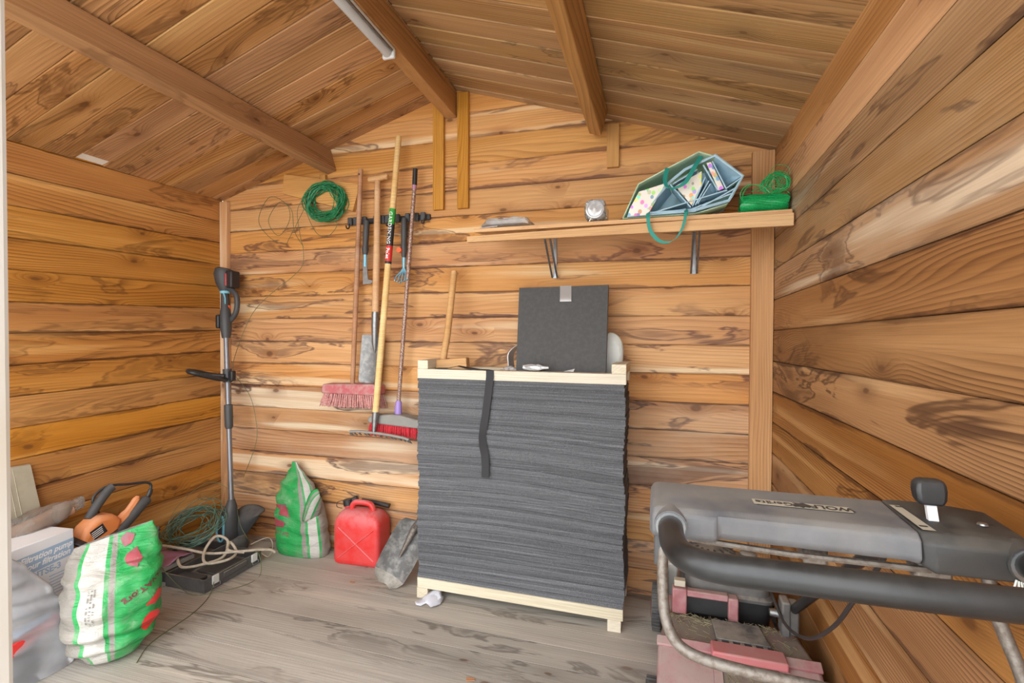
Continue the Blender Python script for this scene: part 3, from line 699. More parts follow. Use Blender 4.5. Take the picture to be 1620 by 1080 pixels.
# glass jar lying on its side, base toward the room
t = thing('glass_jar', (.775, -.26, shz(-.3)), 'square-shouldered glass jar lying on its side on the shelf', 'jar')
def sqr(cx, cz, r, y, e=4.0, n=28):
    o_ = []
    for k in range(n):
        a = 2 * pi * k / n; c, s_ = math.cos(a), math.sin(a); q = (abs(c) ** e + abs(s_) ** e) ** (-1 / e)
        o_.append((cx + r * q * c, y, cz + r * q * s_))
    return o_
cz = shz(-.26) + .046
mb = MB(); mb.loft([sqr(.775, cz, .030, -.315), sqr(.775, cz, .040, -.318), sqr(.775, cz, .0435, -.310), sqr(.775, cz, .0435, -.20), sqr(.775, cz, .030, -.18, 2.), sqr(.775, cz, .028, -.165, 2.)]); mb.build('body', 'glass', t)
mb = MB(); mb.lathe([(.036, 0), (.037, .004), (.031, .006), (.028, .002), (.014, .004), (.006, .012), (.0, .013)], 28, Matrix.Translation((.775, -.3175, cz)) @ Matrix.Rotation(pi / 2, 4, 'X')); mb.build('base_ring', 'foil', t)
mb = MB(); mb.lathe([(.0285, 0), (.0285, .02)], 20, Matrix.Translation((.775, -.145, cz)) @ Matrix.Rotation(pi / 2, 4, 'X')); mb.build('lid', 'white', t)
# folded shopping bags
t = thing('shopping_bag', (1.09, -.24, shz(-.3)), 'folded fabric shopping bags with pale blue lining and teal handles on shelf', 'bag')
zb = shz(-.30) + .004
def ring_y(pts, y, zoff=0): return [(x, y, z + zoff) for x, z in pts]
outer = [(.885, zb), (.90, 1.70), (.945, 1.80), (1.06, 1.855), (1.17, 1.905), (1.22, 1.885), (1.325, 1.793), (1.30, 1.74), (1.27, 1.695), (1.16, zb)]
inner = [((x - 1.09) * .86 + 1.12, (z - zb) * .86 + zb + .006) for x, z in outer]
mb = MB(); n_ = len(outer)
mb.loft([ring_y(outer, -.325), ring_y([((x - 1.09) * 1.02 + 1.09, (z - zb) * 1.02 + zb) for x, z in outer], -.24, .006), ring_y([((x - 1.09) * .92 + 1.09, (z - zb) * .93 + zb) for x, z in outer], -.10, .018)], caps=False)
o_ = len(mb.v); mb.f.append(tuple(range(2 * n_, 3 * n_)))
b = mb.build('outer_cover', 'mint', t, ang=60); sm_ = b.modifiers.new('solid', 'SOLIDIFY'); sm_.thickness = .004; sm_.offset = -1
mb = MB(); mb.sheet([(.905, -.338, zb), (.985, -.345, zb + .004), (1.05, -.332, 1.79), (.95, -.332, 1.765), (.915, -.335, 1.70)], .004); mb.build('printed_panel', 'print', t, smooth=False)
def fold(p0, p1, p2, p3, mat='lblue', th=.005): 
    mb = MB(); mb.sheet([p0, p1, p2, p3], th); return mb.build('folded_panel', mat, t, smooth=False, bevel=.0012)
# rim of the blue lining around the opening
rim = [(.972, zb + .012), (1.062, 1.79), (1.12, 1.835), (1.226, 1.878), (1.322, 1.792), (1.275, 1.705), (1.16, zb + .012)]
mb = MB(); mb.tube([(x, -.340, z) for x, z in rim], .006, 6, closed=True); mb.build('lining_rim', 'lblue', t)
mb = MB(); mb.sheet([(x, -.175, z) for x, z in rim], .004); mb.build('lining_back', 'lblue', t, smooth=False)
fold((.975, -.34, zb + .01), (1.06, -.335, 1.785), (1.075, -.22, 1.78), (.99, -.22, zb + .01))
fold((1.062, -.34, 1.785), (1.14, -.34, zb + .022), (1.15, -.22, zb + .022), (1.075, -.22, 1.785))
fold((1.078, -.342, 1.782), (1.165, -.338, 1.83), (1.165, -.21, 1.83), (1.08, -.21, 1.782))
fold((1.085, -.341, 1.775), (1.18, -.336, 1.825), (1.18, -.336, 1.775), (1.145, -.341, zb + .03), 'print', .003)
fold((1.15, -.342, zb + .026), (1.195, -.338, 1.80), (1.20, -.22, 1.80), (1.16, -.22, zb + .026))
fold((1.16, -.343, zb + .030), (1.208, -.339, 1.785), (1.213, -.22, 1.785), (1.17, -.22, zb + .030))
fold((1.168, -.343, zb + .034), (1.214, -.339, 1.775), (1.25, -.25, 1.75), (1.18, -.25, zb + .036))
fold((1.182, -.342, 1.845), (1.235, -.343, 1.745), (1.245, -.22, 1.745), (1.20, -.22, 1.845))
fold((1.196, -.3415, 1.852), (1.212, -.3415, 1.855), (1.258, -.343, 1.752), (1.240, -.344, 1.744), 'print', .003)
fold((1.214, -.342, 1.856), (1.262, -.343, 1.752), (1.272, -.22, 1.752), (1.23, -.22, 1.856))
fold((1.225, -.342, 1.872), (1.318, -.338, 1.792), (1.26, -.22, 1.78), (1.22, -.22, 1.84))
fold((1.318, -.342, 1.79), (1.262, -.343, 1.752), (1.262, -.25, 1.76), (1.30, -.25, 1.79))
fold((1.00, -.343, zb + .008), (1.27, -.344, 1.742), (1.27, -.26, 1.742), (1.00, -.26, zb + .012))
fold((1.12, -.3445, zb + .004), (1.285, -.344, 1.728), (1.285, -.26, 1.728), (1.12, -.26, zb + .006))
fold((1.15, -.346, zb + .002), (1.30, -.344, 1.748), (1.30, -.26, 1.748), (1.16, -.26, zb + .004))
fold((.905, -.344, zb + .001), (1.16, -.346, zb + .004), (1.18, -.22, zb + .004), (.93, -.22, zb + .001))
mb = MB(); mb.ribbon(smooth_path([(1.055, -.345, 1.845), (1.046, -.365, 1.79), (1.065, -.375, 1.758), (1.115, -.375, 1.772), (1.15, -.365, 1.83), (1.176, -.345, 1.878)], 5), [(1, .25, -.3)] * 26, .016, .003); mb.build('handle', 'teal', t)
mb = MB(); mb.ribbon(smooth_path([(.985, -.345, zb + .012), (.985, -.384, zb - .01), (.995, -.388, 1.60), (1.030, -.388, 1.558), (1.075, -.388, 1.556), (1.108, -.388, 1.598), (1.123, -.384, zb - .008), (1.123, -.345, zb + .012)], 5), [(.8, 0, .5)] * 36, .014, .003); mb.build('handle', 'teal', t)
# green twine
t = thing('twine_hank', (1.41, -.29, shz(-.3)), 'bright green nylon twine hank at the right end of the shelf', 'twine')
mb = MB(); rr = random.Random(8); zc = shz(-.29) + .033
rings = []
for i in range(14):
    u = i / 13; x = 1.322 + .158 * u; rad = .034 * (.62 + .38 * math.sqrt(math.sin(pi * (.04 + .92 * u))) + .07 * math.sin(u * 9))
    rings.append([(x + .006 * math.sin(a_ * 3), -.29 + rad * 1.25 * math.cos(a_), zc + rad * math.sin(a_)) for a_ in [2 * pi * k / 16 for k in range(16)]])
mb.loft(rings); mb.build('bundle', 'twine', t)
mb = MB()
for q in range(46):
    a0 = rr.uniform(0, 6.28); pts = []
    for k in range(7):
        u = k / 6; x = 1.322 + .158 * u; rad = .0345 * (.62 + .38 * math.sqrt(math.sin(pi * (.04 + .92 * u))) + .07 * math.sin(u * 9)) + .0015
        pts.append((x, -.29 + rad * 1.22 * math.cos(a0 + u * .8), zc + max(-.031, rad * math.sin(a0 + u * .8))))
    mb.tube(pts, .0013, 4)
mb.build('fibres', 'twine', t)
mb = MB()
for q in range(5):
    dx = rr.uniform(-.008, .008)
    mb.tube(smooth_path([(1.328, -.325, zc), (1.320 + dx, -.34, zc + .03), (1.345 + dx, -.33, zc + .062), (1.39, -.33, zc + .056), (1.41 + dx, -.33, zc + .03)], 6), .0016, 4)
for q in range(10):
    cx = 1.425 + rr.uniform(-.012, .03); cz_ = zc + .062 + rr.uniform(-.01, .01); r0 = rr.uniform(.022, .04)
    mb.tube([(cx + r0 * math.cos(a_) * 1.0, -.325 + rr.uniform(-.004, .004), cz_ + r0 * math.sin(a_) * .9) for a_ in [rr.uniform(0, .3) + 2 * pi * k / 20 for k in range(21)]], .0013, 4)
for q in range(14):
    z_ = zc + .05 + rr.uniform(-.02, .06)
    mb.tube(smooth_path([(1.38 + rr.uniform(-.04, .05), -.32, zc + .04), (1.43, -.325 + rr.uniform(-.02, .02), z_ + .02), (1.462 + rr.uniform(-.01, .02), -.32, z_ + rr.uniform(-.01, .02)), (1.485, -.31, z_ + rr.uniform(-.03, .01))], 5), .0010, 4)
mb.build('loose_loops', 'twine', t)
# ------------------------------------------------------------------ stack of felt sheets between two timber frames
SX0, SX1, SY0, SY1 = -.018, .902, -.335, -.085
def timber(name, parent, x0, x1, y0, y1, z0, z1, along='x'):
    mb = MB()
    o_ = None
    if along == 'x':
        mb.box(0, x1 - x0, 0, y1 - y0, 0, z1 - z0); Mx = Matrix.Translation((x0, y0, z0))
    else:
        mb.box(0, y1 - y0, 0, x1 - x0, 0, z1 - z0); Mx = frame((x1, y0, z0), (0, 1, 0), (-1, 0, 0), (0, 0, 1))
    me = bpy.data.meshes.new(name); me.from_pydata(mb.v, [], mb.f); me.update()
    bm = bmesh.new(); bm.from_mesh(me); bmesh.ops.recalc_face_normals(bm, faces=bm.faces); bm.to_mesh(me); bm.free()
    me.materials.append(M['pale_wood'])
    o_ = bpy.data.objects.new(name, me); COL.objects.link(o_); o_.parent = parent
    o_.matrix_local = Matrix.Translation(-Vector(parent['_base'])) @ Mx
    b = o_.modifiers.new('bevel', 'BEVEL'); b.width = .002; b.segments = 2
    return o_
t = thing('timber_pallet', (.44, -.21, 0), 'pale new timber pallet frame under the stack of grey sheets', 'pallet')
timber('foot_rail', t, SX0 - .002, SX0 + .052, SY0, SY1, .0005, .048, 'y'); timber('foot_rail', t, .838, .892, SY0, SY1, .0005, .048, 'y')
timber('cross_rail', t, SX0, SX1 - .002, SY0, SY0 + .05, .0482, .094); timber('cross_rail', t, SX0, SX1 - .002, SY1 - .05, SY1, .0482, .094)
NS = 78; Z0, Z1 = .0945, 1.002; hs = (Z1 - Z0) / NS
rr = random.Random(21)
def sag(x, y, v):    # gentle waves shared by the whole stack, flat at top and bottom
    u = (x - SX0) / (SX1 - SX0); e = math.sin(pi * v)
    return e * (.020 * math.sin(2.9 * u + 1.2 * v) + .004 * math.sin(5.5 * u - 4. * v + 1.) - .010 + .010 * (u - .4) * math.sin(6 * v)) 
NXS = 18
for i in range(NS):
    v0, v1 = i / NS, (i + 1) / NS
    ox = rr.uniform(-.003, .003) + .004 * math.sin(i * .21); oy = rr.uniform(-.004, .002)
    gap = rr.uniform(.0001, .0006) if rr.random() < .88 else .0025
    mb = MB(); rings = []
    for k in range(NXS + 1):
        x = SX0 + .002 + (SX1 - SX0 - .004) * k / NXS + ox
        za = Z0 + v0 * (Z1 - Z0) + sag(x, 0, v0); zc_ = Z0 + v1 * (Z1 - Z0) + sag(x, 0, v1)
        e_ = rr.uniform(-.0012, .0012)
        g2 = gap * (.3 + .7 * math.sin(k * .7 + i) ** 2)
        rings.append([(x, SY0 + .0042 + oy + e_, za), (x, SY0 + .003 + oy + e_, (za + zc_) / 2), (x, SY0 + .0042 + oy + e_, zc_ - g2 * .5), (x, SY0 + .03, zc_ - .0001), (x, SY1 - .004, zc_ - .0001), (x, SY1 - .004, za)])
    mb.loft(rings)
    tag(mb.build('felt_sheet', 'felt', ang=60), ('topmost grey felt sheet, directly under the timber top frame' if i == NS - 1 else 'lowest grey felt sheet, lying directly on the timber pallet' if i == 0 else 'thin grey felt sheet inside the tall stack between the timber frames'), 'sheet', 'grey felt sheets in the stack')
t = thing('timber_top_frame', (.44, -.21, 1.003), 'pale timber frame lying on top of the grey sheet stack', 'frame')
timber('cross_rail', t, SX0, SX1 + .004, SY0, SY0 + .05, 1.0025, 1.045); timber('cross_rail', t, SX0, SX1 + .004, SY1 - .05, SY1, 1.0025, 1.045)
timber('bearer', t, SX0 + .001, SX0 + .052, SY0, SY1, 1.0453, 1.084, 'y'); timber('bearer', t, .848, SX1 + .004, SY0, SY1, 1.0453, 1.084, 'y')
# strap
t = tag(MB().ribbon([(.06, -.300, 1.0475), (.12, -.302, 1.049), (.17, -.305, 1.060), (.215, -.308, 1.052), (.27, -.315, 1.0475), (.31, -.326, 1.0475), (.332, -.338, 1.046), (.333, -.3425, 1.02), (.326, -.3425, .953), (.315, -.345, .86), (.306, -.347, .80), (.300, -.349, .765), (.304, -.349, .72), (.313, -.3475, .68), (.316, -.3475, .63), (.314, -.3475, .583)],
    [(0, 1, 0)] * 3 + [(0, 1, .1), (.1, 1, 0), (.5, .9, 0), (1, .3, 0), (1, .05, 0), (1, 0, .05), (1, 0, .1), (1, .2, .1), (.5, .5, .2), (.8, .5, 0), (1, .2, 0), (1, 0, 0), (1, 0, 0)], .034, .002).build('webbing_strap', 'strap'), 'black webbing strap hanging down the front of the sheet stack', 'strap')
# leaning black panel with tape
t = thing('black_panel', (.62, -.26, 1.003), 'square black board leaning on top of the stack with silver tape', 'board')
pb = [Vector((.428, -.272, 1.004)), Vector((.818, -.272, 1.004)), Vector((.812, -.118, 1.425)), Vector((.398, -.118, 1.421))]
nn = (pb[1] - pb[0]).cross(pb[3] - pb[0]).normalized()
if nn.y < 0: nn = -nn
th = .022
mb = MB(); mb.hexa([tuple(p) for p in pb], [tuple(p + nn * th) for p in pb]); mb.build('board', 'felt_panel', t, smooth=False, bevel=.0015)
upv = (pb[3] - pb[0]).normalized()
a = pb[3] + (pb[2] - pb[3]) * .535
mb = MB(); mb.ribbon([a + nn * (th + .001) - upv * .03, a + nn * (th + .001) + upv * .0012, a - nn * .0015 + upv * .0015, a - nn * .002 - upv * .045, a - nn * .004 - upv * .062, a - nn * .002 - upv * .077], (1, 0, 0), .052, .0012); mb.build('tape', 'tape', t)
# pale sheeting slumped behind the panel
def blob(cx, cy, z0, rx, ry, h, seed, nu=28, nv=14, amp=.18, power=2.4):
    mb = MB(); rings = []
    for j in range(nv + 1):
        v = j / nv; zz = h * v; rad = (1 - v ** power) ** (1 / power) if v < 1 else 0.02
        ring = []
        for k in range(nu):
            a_ = 2 * pi * k / nu
            d = 1 + amp * nz3((math.cos(a_) * 1.5, math.sin(a_) * 1.5, v * 2.5), 1.3, seed) + amp * .5 * nz3((math.cos(a_) * 3.5, math.sin(a_) * 3.5, v * 5), 1.3, seed + 4)
            ring.append((cx + rx * rad * d * math.cos(a_), cy + ry * rad * d * math.sin(a_), z0 + zz * (1 + .06 * nz3((math.cos(a_), math.sin(a_), 3.), 2., seed))))
        rings.append(ring)
    mb.loft(rings); return mb
t = thing('white_sheeting', (.64, -.12, 1.003), 'crumpled white sheeting stuffed behind the leaning black board', 'sheet')
mb = MB()
rings = []
prof = [(.862, 1.004), (.874, 1.06), (.884, 1.13), (.876, 1.175), (.855, 1.205), (.82, 1.22), (.78, 1.20), (.76, 1.10), (.76, 1.004)]
for y, s_ in ((-.148, .9), (-.13, 1.0), (-.115, 1.), (-.10, .93)):
    rings.append([(.80 + (x - .80) * s_, y + .01 * nz3((x * 9, z * 9, y), 1, 2), 1.004 + (z - 1.004) * s_) for x, z in prof])
mb.loft(rings); mb.build('bulge', 'dustwhite', t, sub=1)
mb = MB(); mb.ribbon(smooth_path([(.392, -.185, 1.004), (.383, -.185, 1.05), (.378, -.185, 1.10), (.385, -.18, 1.125), (.41, -.165, 1.15), (.44, -.14, 1.165)], 4), (.15, 1, 0), .06, .003); mb.build('curled_edge', 'tape', t)
# crumpled film rolls
def crumple(name, x0, x1, y, z, r, seed, label):
    rr = random.Random(seed); mb = MB(); rings = []
    for i in range(9):
        u = i / 8; rad = r * (.55 + .45 * math.sin(pi * (u * .9 + .05))) * (1 if u < .7 else .6)
        rings.append([(x0 + (x1 - x0) * u + rr.uniform(-.003, .003), y + rad * math.cos(a_) * rr.uniform(.75, 1.25), z + r * 1.02 + (rad * math.sin(a_)) * rr.uniform(.8, 1.0)) for a_ in [2 * pi * k / 9 for k in range(9)]])
    mb.loft(rings)
    return tag(mb.build(name, 'foil', ang=15, smooth=False), label, 'film', 'film scraps on the stack')
crumple('film_roll', .44 + .035, .585, -.312, 1.0462, .016, 3, 'crumpled silver film roll in front of the leaning black board')
crumple('film_roll', .425, .345, -.235, 1.003, .030, 5, 'crumpled silver film beside the left edge of the black board')
tag(MB().sheet([(.645, -.30, 1.047), (.69, -.31, 1.047), (.695, -.305, 1.060)], .001).build('film_scrap', 'foil'), 'tiny torn film scrap at the foot of the black board', 'film', 'film scraps on the stack')
# mallet
t = thing('wooden_mallet', (.09, -.17, 1.004), 'wooden mallet standing head down behind the stack frame, handle up', 'mallet')
Mh = Matrix.Translation((.088, -.205, 1.058)) @ Matrix.Rotation(math.radians(-5), 4, 'Y') @ Matrix.Rotation(math.radians(9), 4, 'Z')
mb = MB(); mb.box(-.085, .085, -.032, .032, -.028, .028, Mh); mb.build('head', 'handle_beech', t, bevel=.004)
mb = MB(); mb.tube([(.037, -.19, 1.05), (.046, -.15, 1.2), (.052, -.085, 1.50), (.052, -.084, 1.515)], [.0165, .0165, .0165, .014], 14); mb.build('handle', 'handle_beech', t)

# ------------------------------------------------------------------ back row on the floor
# shovel blade beside the stack, handle behind it
t = thing('shovel', (-.19, -.23, 0), 'dark dusty shovel blade leaning between the red can and the stack', 'shovel')
ax_ = Vector((.38, .32, .85)).normalized(); sd_ = Vector((.80, .05, -.45)); sd_ = (sd_ - ax_ * sd_.dot(ax_)).normalized(); nn_ = ax_.cross(sd_).normalized()
if nn_.y > 0: nn_ = -nn_
o0 = Vector((-.200, -.292, .030))
rows = [(-.02, .030), (0, .062), (.03, .080), (.10, .086), (.20, .086), (.265, .082), (.29, .062), (.30, .025)]
def shov(a_, b_, mat, name):
    mb = MB(); rings = []
    for s_, wd in rows[a_:b_]:
        f_ = []; bk = []
        for k in range(9):
            u = -1 + 2 * k / 8; c_ = o0 + ax_ * s_ + sd_ * (wd * u) + nn_ * (.028 * u * u - .01)
            f_.append(c_); bk.append(c_ - nn_ * .003)
        rings.append(f_ + bk[::-1])
    mb.loft(rings); return mb.build(name, mat, t)
shov(2, 8, plain('shovel_dark', '5d5c5b', .6, .3, c2='8f8c86', scale=30., amt=.7), 'blade'); shov(0, 3, plain('shovel_dusty', '9a958b', .7, .1, c2='77736b', scale=40., amt=.6), 'blade_tip')
mb = MB(); mb.tube([o0 + ax_ * .12 + nn_ * .004, o0 + ax_ * .26 + nn_ * .012, Vector((-.06, -.05, .36)), Vector((.18, -.052, .82))], [.006, .019, .018, .017], 10); mb.build('socket_and_shaft', 'tube_rust', t)

# red jerry can
t = thing('jerry_can', (-.465, -.09, 0), 'bright red plastic jerry can with black spout on the floor', 'jerry can')
Mc = Matrix.Translation((-.468, -.092, 0)) @ Matrix.Rotation(math.radians(4), 4, 'Z')
def rrect(hx, hy, r, z, n=5, dx=0, dy=0):
    o_ = []
    for q, (sx, sy) in enumerate(((1, 1), (-1, 1), (-1, -1), (1, -1))):
        for k in range(n):
            a_ = q * pi / 2 + k / (n - 1) * pi / 2
            o_.append(Mc @ Vector((dx + sx * (hx - r) + r * math.cos(a_), dy + sy * (hy - r) + r * math.sin(a_), z)))
    return o_
mb = MB(); mb.loft([rrect(.118, .062, .02, .002), rrect(.130, .070, .024, .012), rrect(.132, .072, .024, .03), rrect(.131, .071, .024, .19), rrect(.129, .070, .026, .225), rrect(.115, .058, .03, .255), rrect(.098, .040, .025, .272), rrect(.08, .025, .02, .278)]); mb.build('body', 'red', t)
for s_ in (-1, 1):
    mb = MB(); mb.tube([Mc @ Vector((-.10 * s_, -.0700, .195)), Mc @ Vector((.10 * s_, -.0700, .035))], .0045, 6); mb.build('embossed_rib', 'red', t)
mb = MB(); mb.tube(smooth_path([Mc @ Vector(p) for p in ((-.055, -.01, .262), (-.052, -.01, .292), (-.03, -.01, .312), (.03, -.01, .312), (.060, -.01, .300), (.072, -.01, .26))], 4), .0145, 10); mb.build('carry_handle', 'red', t)
mb = MB(); mb.tube([Mc @ Vector((-.088, .02, .255)), Mc @ Vector((-.094, .02, .285))], .021, 14); mb.build('neck', 'red', t)
mb = MB(); mb.tube([Mc @ Vector((-.093, .02, .282)), Mc @ Vector((-.099, .02, .312))], .026, 14); c_ = mb.build('cap', 'black', t)
mb = MB(); mb.tube([Mc @ Vector((-.085, .03, .30)), Mc @ Vector((-.05, .035, .318))], [.016, .014], 10); mb.build('spout_nut', 'black', c_)
mb = MB(); mb.tube([Mc @ Vector((-.03, .05, .300)), Mc @ Vector((.05, .05, .296)), Mc @ Vector((.12, .045, .288)), Mc @ Vector((.132, .045, .286))], [.013, .012, .012, .014], 10); mb.build('spout', 'black', t)
mb = MB(); mb.tube(smooth_path([Mc @ Vector(p) for p in ((-.11, .01, .31), (-.145, .0, .30), (-.15, 0, .275), (-.12, .0, .268))], 5), .002, 5); mb.build('cap_strap', 'black', t)

# sacks
class Sack:
    def __init__(s, base, wdir, width, depth, height, lean, prof, seed, amp=.012, twist=0., skew=0.):
        s.skew = skew
        s.b = Vector(base); s.wd = Vector(wdir).normalized(); s.dd = Vector((0, 0, 1)).cross(s.wd).normalized()
        s.W, s.D, s.H, s.lean, s.prof, s.seed, s.amp, s.tw = width / 2, depth / 2, height, Vector(lean), prof, seed, amp, twist
    def P(s, u, v):
        a_ = 2 * pi * u; pr = s.prof; i = 0
        while i < len(pr) - 2 and v > pr[i + 1][0]: i += 1
        q = min(1, max(0, (v - pr[i][0]) / (pr[i + 1][0] - pr[i][0]))); q = q * q * (3 - 2 * q)
        kw = pr[i][1] + (pr[i + 1][1] - pr[i][1]) * q; kd = pr[i][2] + (pr[i + 1][2] - pr[i][2]) * q
        c, sn = math.cos(a_), math.sin(a_); e = 2.6
        rr_ = (abs(c) ** e + abs(sn) ** e) ** (-1 / e)
        x, y = s.W * kw * c * rr_, s.D * kd * sn * rr_
        tw = s.tw * v; x, y = x * math.cos(tw) - y * math.sin(tw), x * math.sin(tw) + y * math.cos(tw)
        p = s.b + s.wd * x + s.dd * y + Vector((0, 0, s.H * v)) + s.lean * (v ** 1.5) + Vector((0, 0, s.skew * (x / s.W) * v * v))
        m = min(1, v * 8)
        d = s.amp * m * (nz3(p, 9, s.seed) + .6 * nz3(p, 21, s.seed + 3)) + s.amp * .5 * m * math.sin(v * 40 + 6 * nz3(p, 5, s.seed + 9))* (1 if .12 < v < .8 else .3)
        if kd < .2: d *= .4
        return p + (s.wd * c * .5 + s.dd * sn) * d
    def mesh(s, nu=72, nv=48):
        mb = MB(); mb.uv = []
        for j in range(nv + 1):
            for k in range(nu + 1):
                p = s.P(k / nu, j / nv); p.z = max(p.z, .002); mb.v.append(tuple(p)); mb.uv.append((k / nu, j / nv))
        n = nu + 1
        for j in range(nv):
            for k in range(nu): mb.f.append((j * n + k, j * n + k + 1, (j + 1) * n + k + 1, (j + 1) * n + k))
        c0 = len(mb.v); mb.v.append(tuple(sum((Vector(mb.v[k]) for k in range(nu)), Vector()) / nu)); mb.uv.append((.5, 0))
        mb.f += [(c0, k + 1, k) for k in range(nu)]
        return mb
    def on(s, u, v, off=.003):
        p = s.P(u, v); a_, b_ = s.P(u + .004, v) - s.P(u - .004, v), s.P(u, v + .004) - s.P(u, v - .004)
        n = a_.cross(b_).normalized(); ctr = s.b + Vector((0, 0, s.H * v)) + s.lean * (v ** 1.5)
        if n.dot(p - ctr) < 0: n = -n
        return p + n * off
    def decal(s, poly, mat, parent, name, k=6, off=.0035):
        # polygon in (u, v), filled with a fan of fine strips
        us = [p[0] for p in poly]; v0, v1 = min(p[1] for p in poly), max(p[1] for p in poly); mb = MB(); rows_ = []
        for j in range(k + 1):
            v = v0 + (v1 - v0) * (.001 + .998 * j / k); xs = []
            for i in range(len(poly)):
                (a1, b1_), (a2, b2_) = poly[i], poly[(i + 1) % len(poly)]
                if (b1_ <= v < b2_) or (b2_ <= v < b1_): xs.append(a1 + (a2 - a1) * (v - b1_) / (b2_ - b1_))
            if len(xs) < 2: continue
            xs.sort(); rows_.append([s.on(xs[0] + (xs[-1] - xs[0]) * q / k, v, off) for q in range(k + 1)])
        o_ = 0
        for rw in rows_: mb.v += [tuple(p) for p in rw]
        for j in range(len(rows_) - 1):
            for q in range(k): mb.f.append((j * (k + 1) + q, j * (k + 1) + q + 1, (j + 1) * (k + 1) + q + 1, (j + 1) * (k + 1) + q))
        return mb.build(name, mat, parent)

GR, WH, GY = '249a4e', 'b9b6ae', '8a857c'
# sack on the back wall: viewer sees u 0.5..1 (front half); wd points left to right
M['sack_back'] = mat_sack('green_white_sack', [(0, GY), (.5, GR), (.80, GY), (.828, GR), (.842, WH), (.902, GR), (.918, GY)], .35)
t = thing('peat_sack', (-.83, -.11, 0), 'half-empty green and white sack standing against the back wall', 'sack', 'green and white sacks')
sk = Sack((-.832, -.105, 0), (1, .04, 0), .31, .15, .48, (-.100, .05, 0), [(0, .95, .85), (.08, 1, 1), (.40, .95, .95), (.58, .86, .75), (.75, .66, .42), (.88, .36, .2), (.95, .16, .1), (1., .10, .06)], 3.3, .010)
mb = sk.mesh(); mb.build('body', 'sack_back', t, ang=80)
sk.decal([(.585, .55), (.70, .56), (.72, .42), (.655, .43), (.65, .50), (.60, .50)], 'logo_dull', t, 'logo')
sk.decal([(.60, .40), (.70, .38), (.68, .31), (.61, .30)], 'logo_dull', t, 'logo')
mb = text_on('DLVAT.org', .075, lambda x, y: sk.on(.645 + x * .40, .255 + y * .9, .004)); mb.build('lettering', 'logo_dull', t)
# the folded-over right ear of that sack
ear = []
mb = MB(); mb.uv = []
pts = [[(-.800, -.16, .20), (-.765, -.17, .30), (-.735, -.165, .37), (-.700, -.15, .385)], [(-.785, -.165, .195), (-.748, -.18, .28), (-.715, -.175, .345), (-.685, -.16, .36)], [(-.765, -.15, .19), (-.73, -.16, .25), (-.705, -.155, .30), (-.690, -.145, .33)], [(-.74, -.11, .19), (-.71, -.12, .24), (-.70, -.12, .28), (-.695, -.12, .32)]]
for j, rw in enumerate(pts):
    for k, p in enumerate(rw): mb.v.append(p); mb.uv.append((.76 + .07 * j, k / 3))
for j in range(3):
    for k in range(3): mb.f.append((j * 4 + k, j * 4 + k + 1, (j + 1) * 4 + k + 1, (j + 1) * 4 + k))
b = mb.build('folded_ear', 'sack_back', t, sub=2, ang=80); q = b.modifiers.new('solid', 'SOLIDIFY'); q.thickness = .004
# large sack at the front left
M['sack_front'] = mat_sack('green_white_sack_front', [(0, GR), (.03, GY), (.5, GY), (.640, GR), (.656, WH), (.728, GR), (.743, GY), (.765, GR)], .5)
t = thing('peat_sack', (-.93, -1.0, 0), 'bulging green, white and grey sack slumped on the floor at front left', 'sack', 'green and white sacks')
skf = Sack((-.912, -1.03, 0), (.60, .80, 0), .275, .24, .44, (-.03, .03, 0), [(0, .34, .40), (.06, .60, .66), (.18, .90, .92), (.38, 1.06, 1.08), (.6, 1.08, .92), (.78, 1.05, .6), (.9, .98, .28), (1., .86, .06)], 8.1, .020, twist=-.10, skew=.035)
mb = skf.mesh(96, 64); mb.build('body', 'sack_front', t, ang=80)
skf.decal([(.775, .96), (.80, .99), (.83, .955), (.815, .90), (.79, .885)], 'logo_dull', t, 'logo')
skf.decal([(.79, .83), (.835, .86), (.85, .78), (.835, .72), (.805, .75)], 'logo_dull', t, 'logo')
skf.decal([(.855, .44), (.90, .52), (.945, .50), (.945, .43), (.90, .42)], 'logo_red', t, 'logo')
skf.decal([(.845, .33), (.88, .37), (.935, .34), (.93, .24), (.88, .22), (.852, .26)], 'logo_red', t, 'logo')
def sktext(x, y):
    X, Y = x * -.87 + y * .5, x * -.5 + y * -.87
    return skf.on(.862 + X / .72, .585 + Y / .44, .004)
mb = text_on('DLVAT.org', .025, sktext, bold=.0006); mb.build('lettering', 'text_dark', t)
rr = random.Random(31); mb = MB()
for i in range(34):
    for j in range(3):
        if rr.random() < .55:
            u_ = .682 + j * .010; v_ = .66 - i * .0072
            a_, b_, c_, d_ = skf.on(u_, v_, .0035), skf.on(u_ + .006, v_, .0035), skf.on(u_ + .006, v_ - .003, .0035), skf.on(u_, v_ - .003, .0035)
            n0 = len(mb.v); mb.v += [tuple(p) for p in (a_, b_, c_, d_)]; mb.f.append((n0, n0 + 1, n0 + 2, n0 + 3))
mb.build('dot_print', 'ink', t)

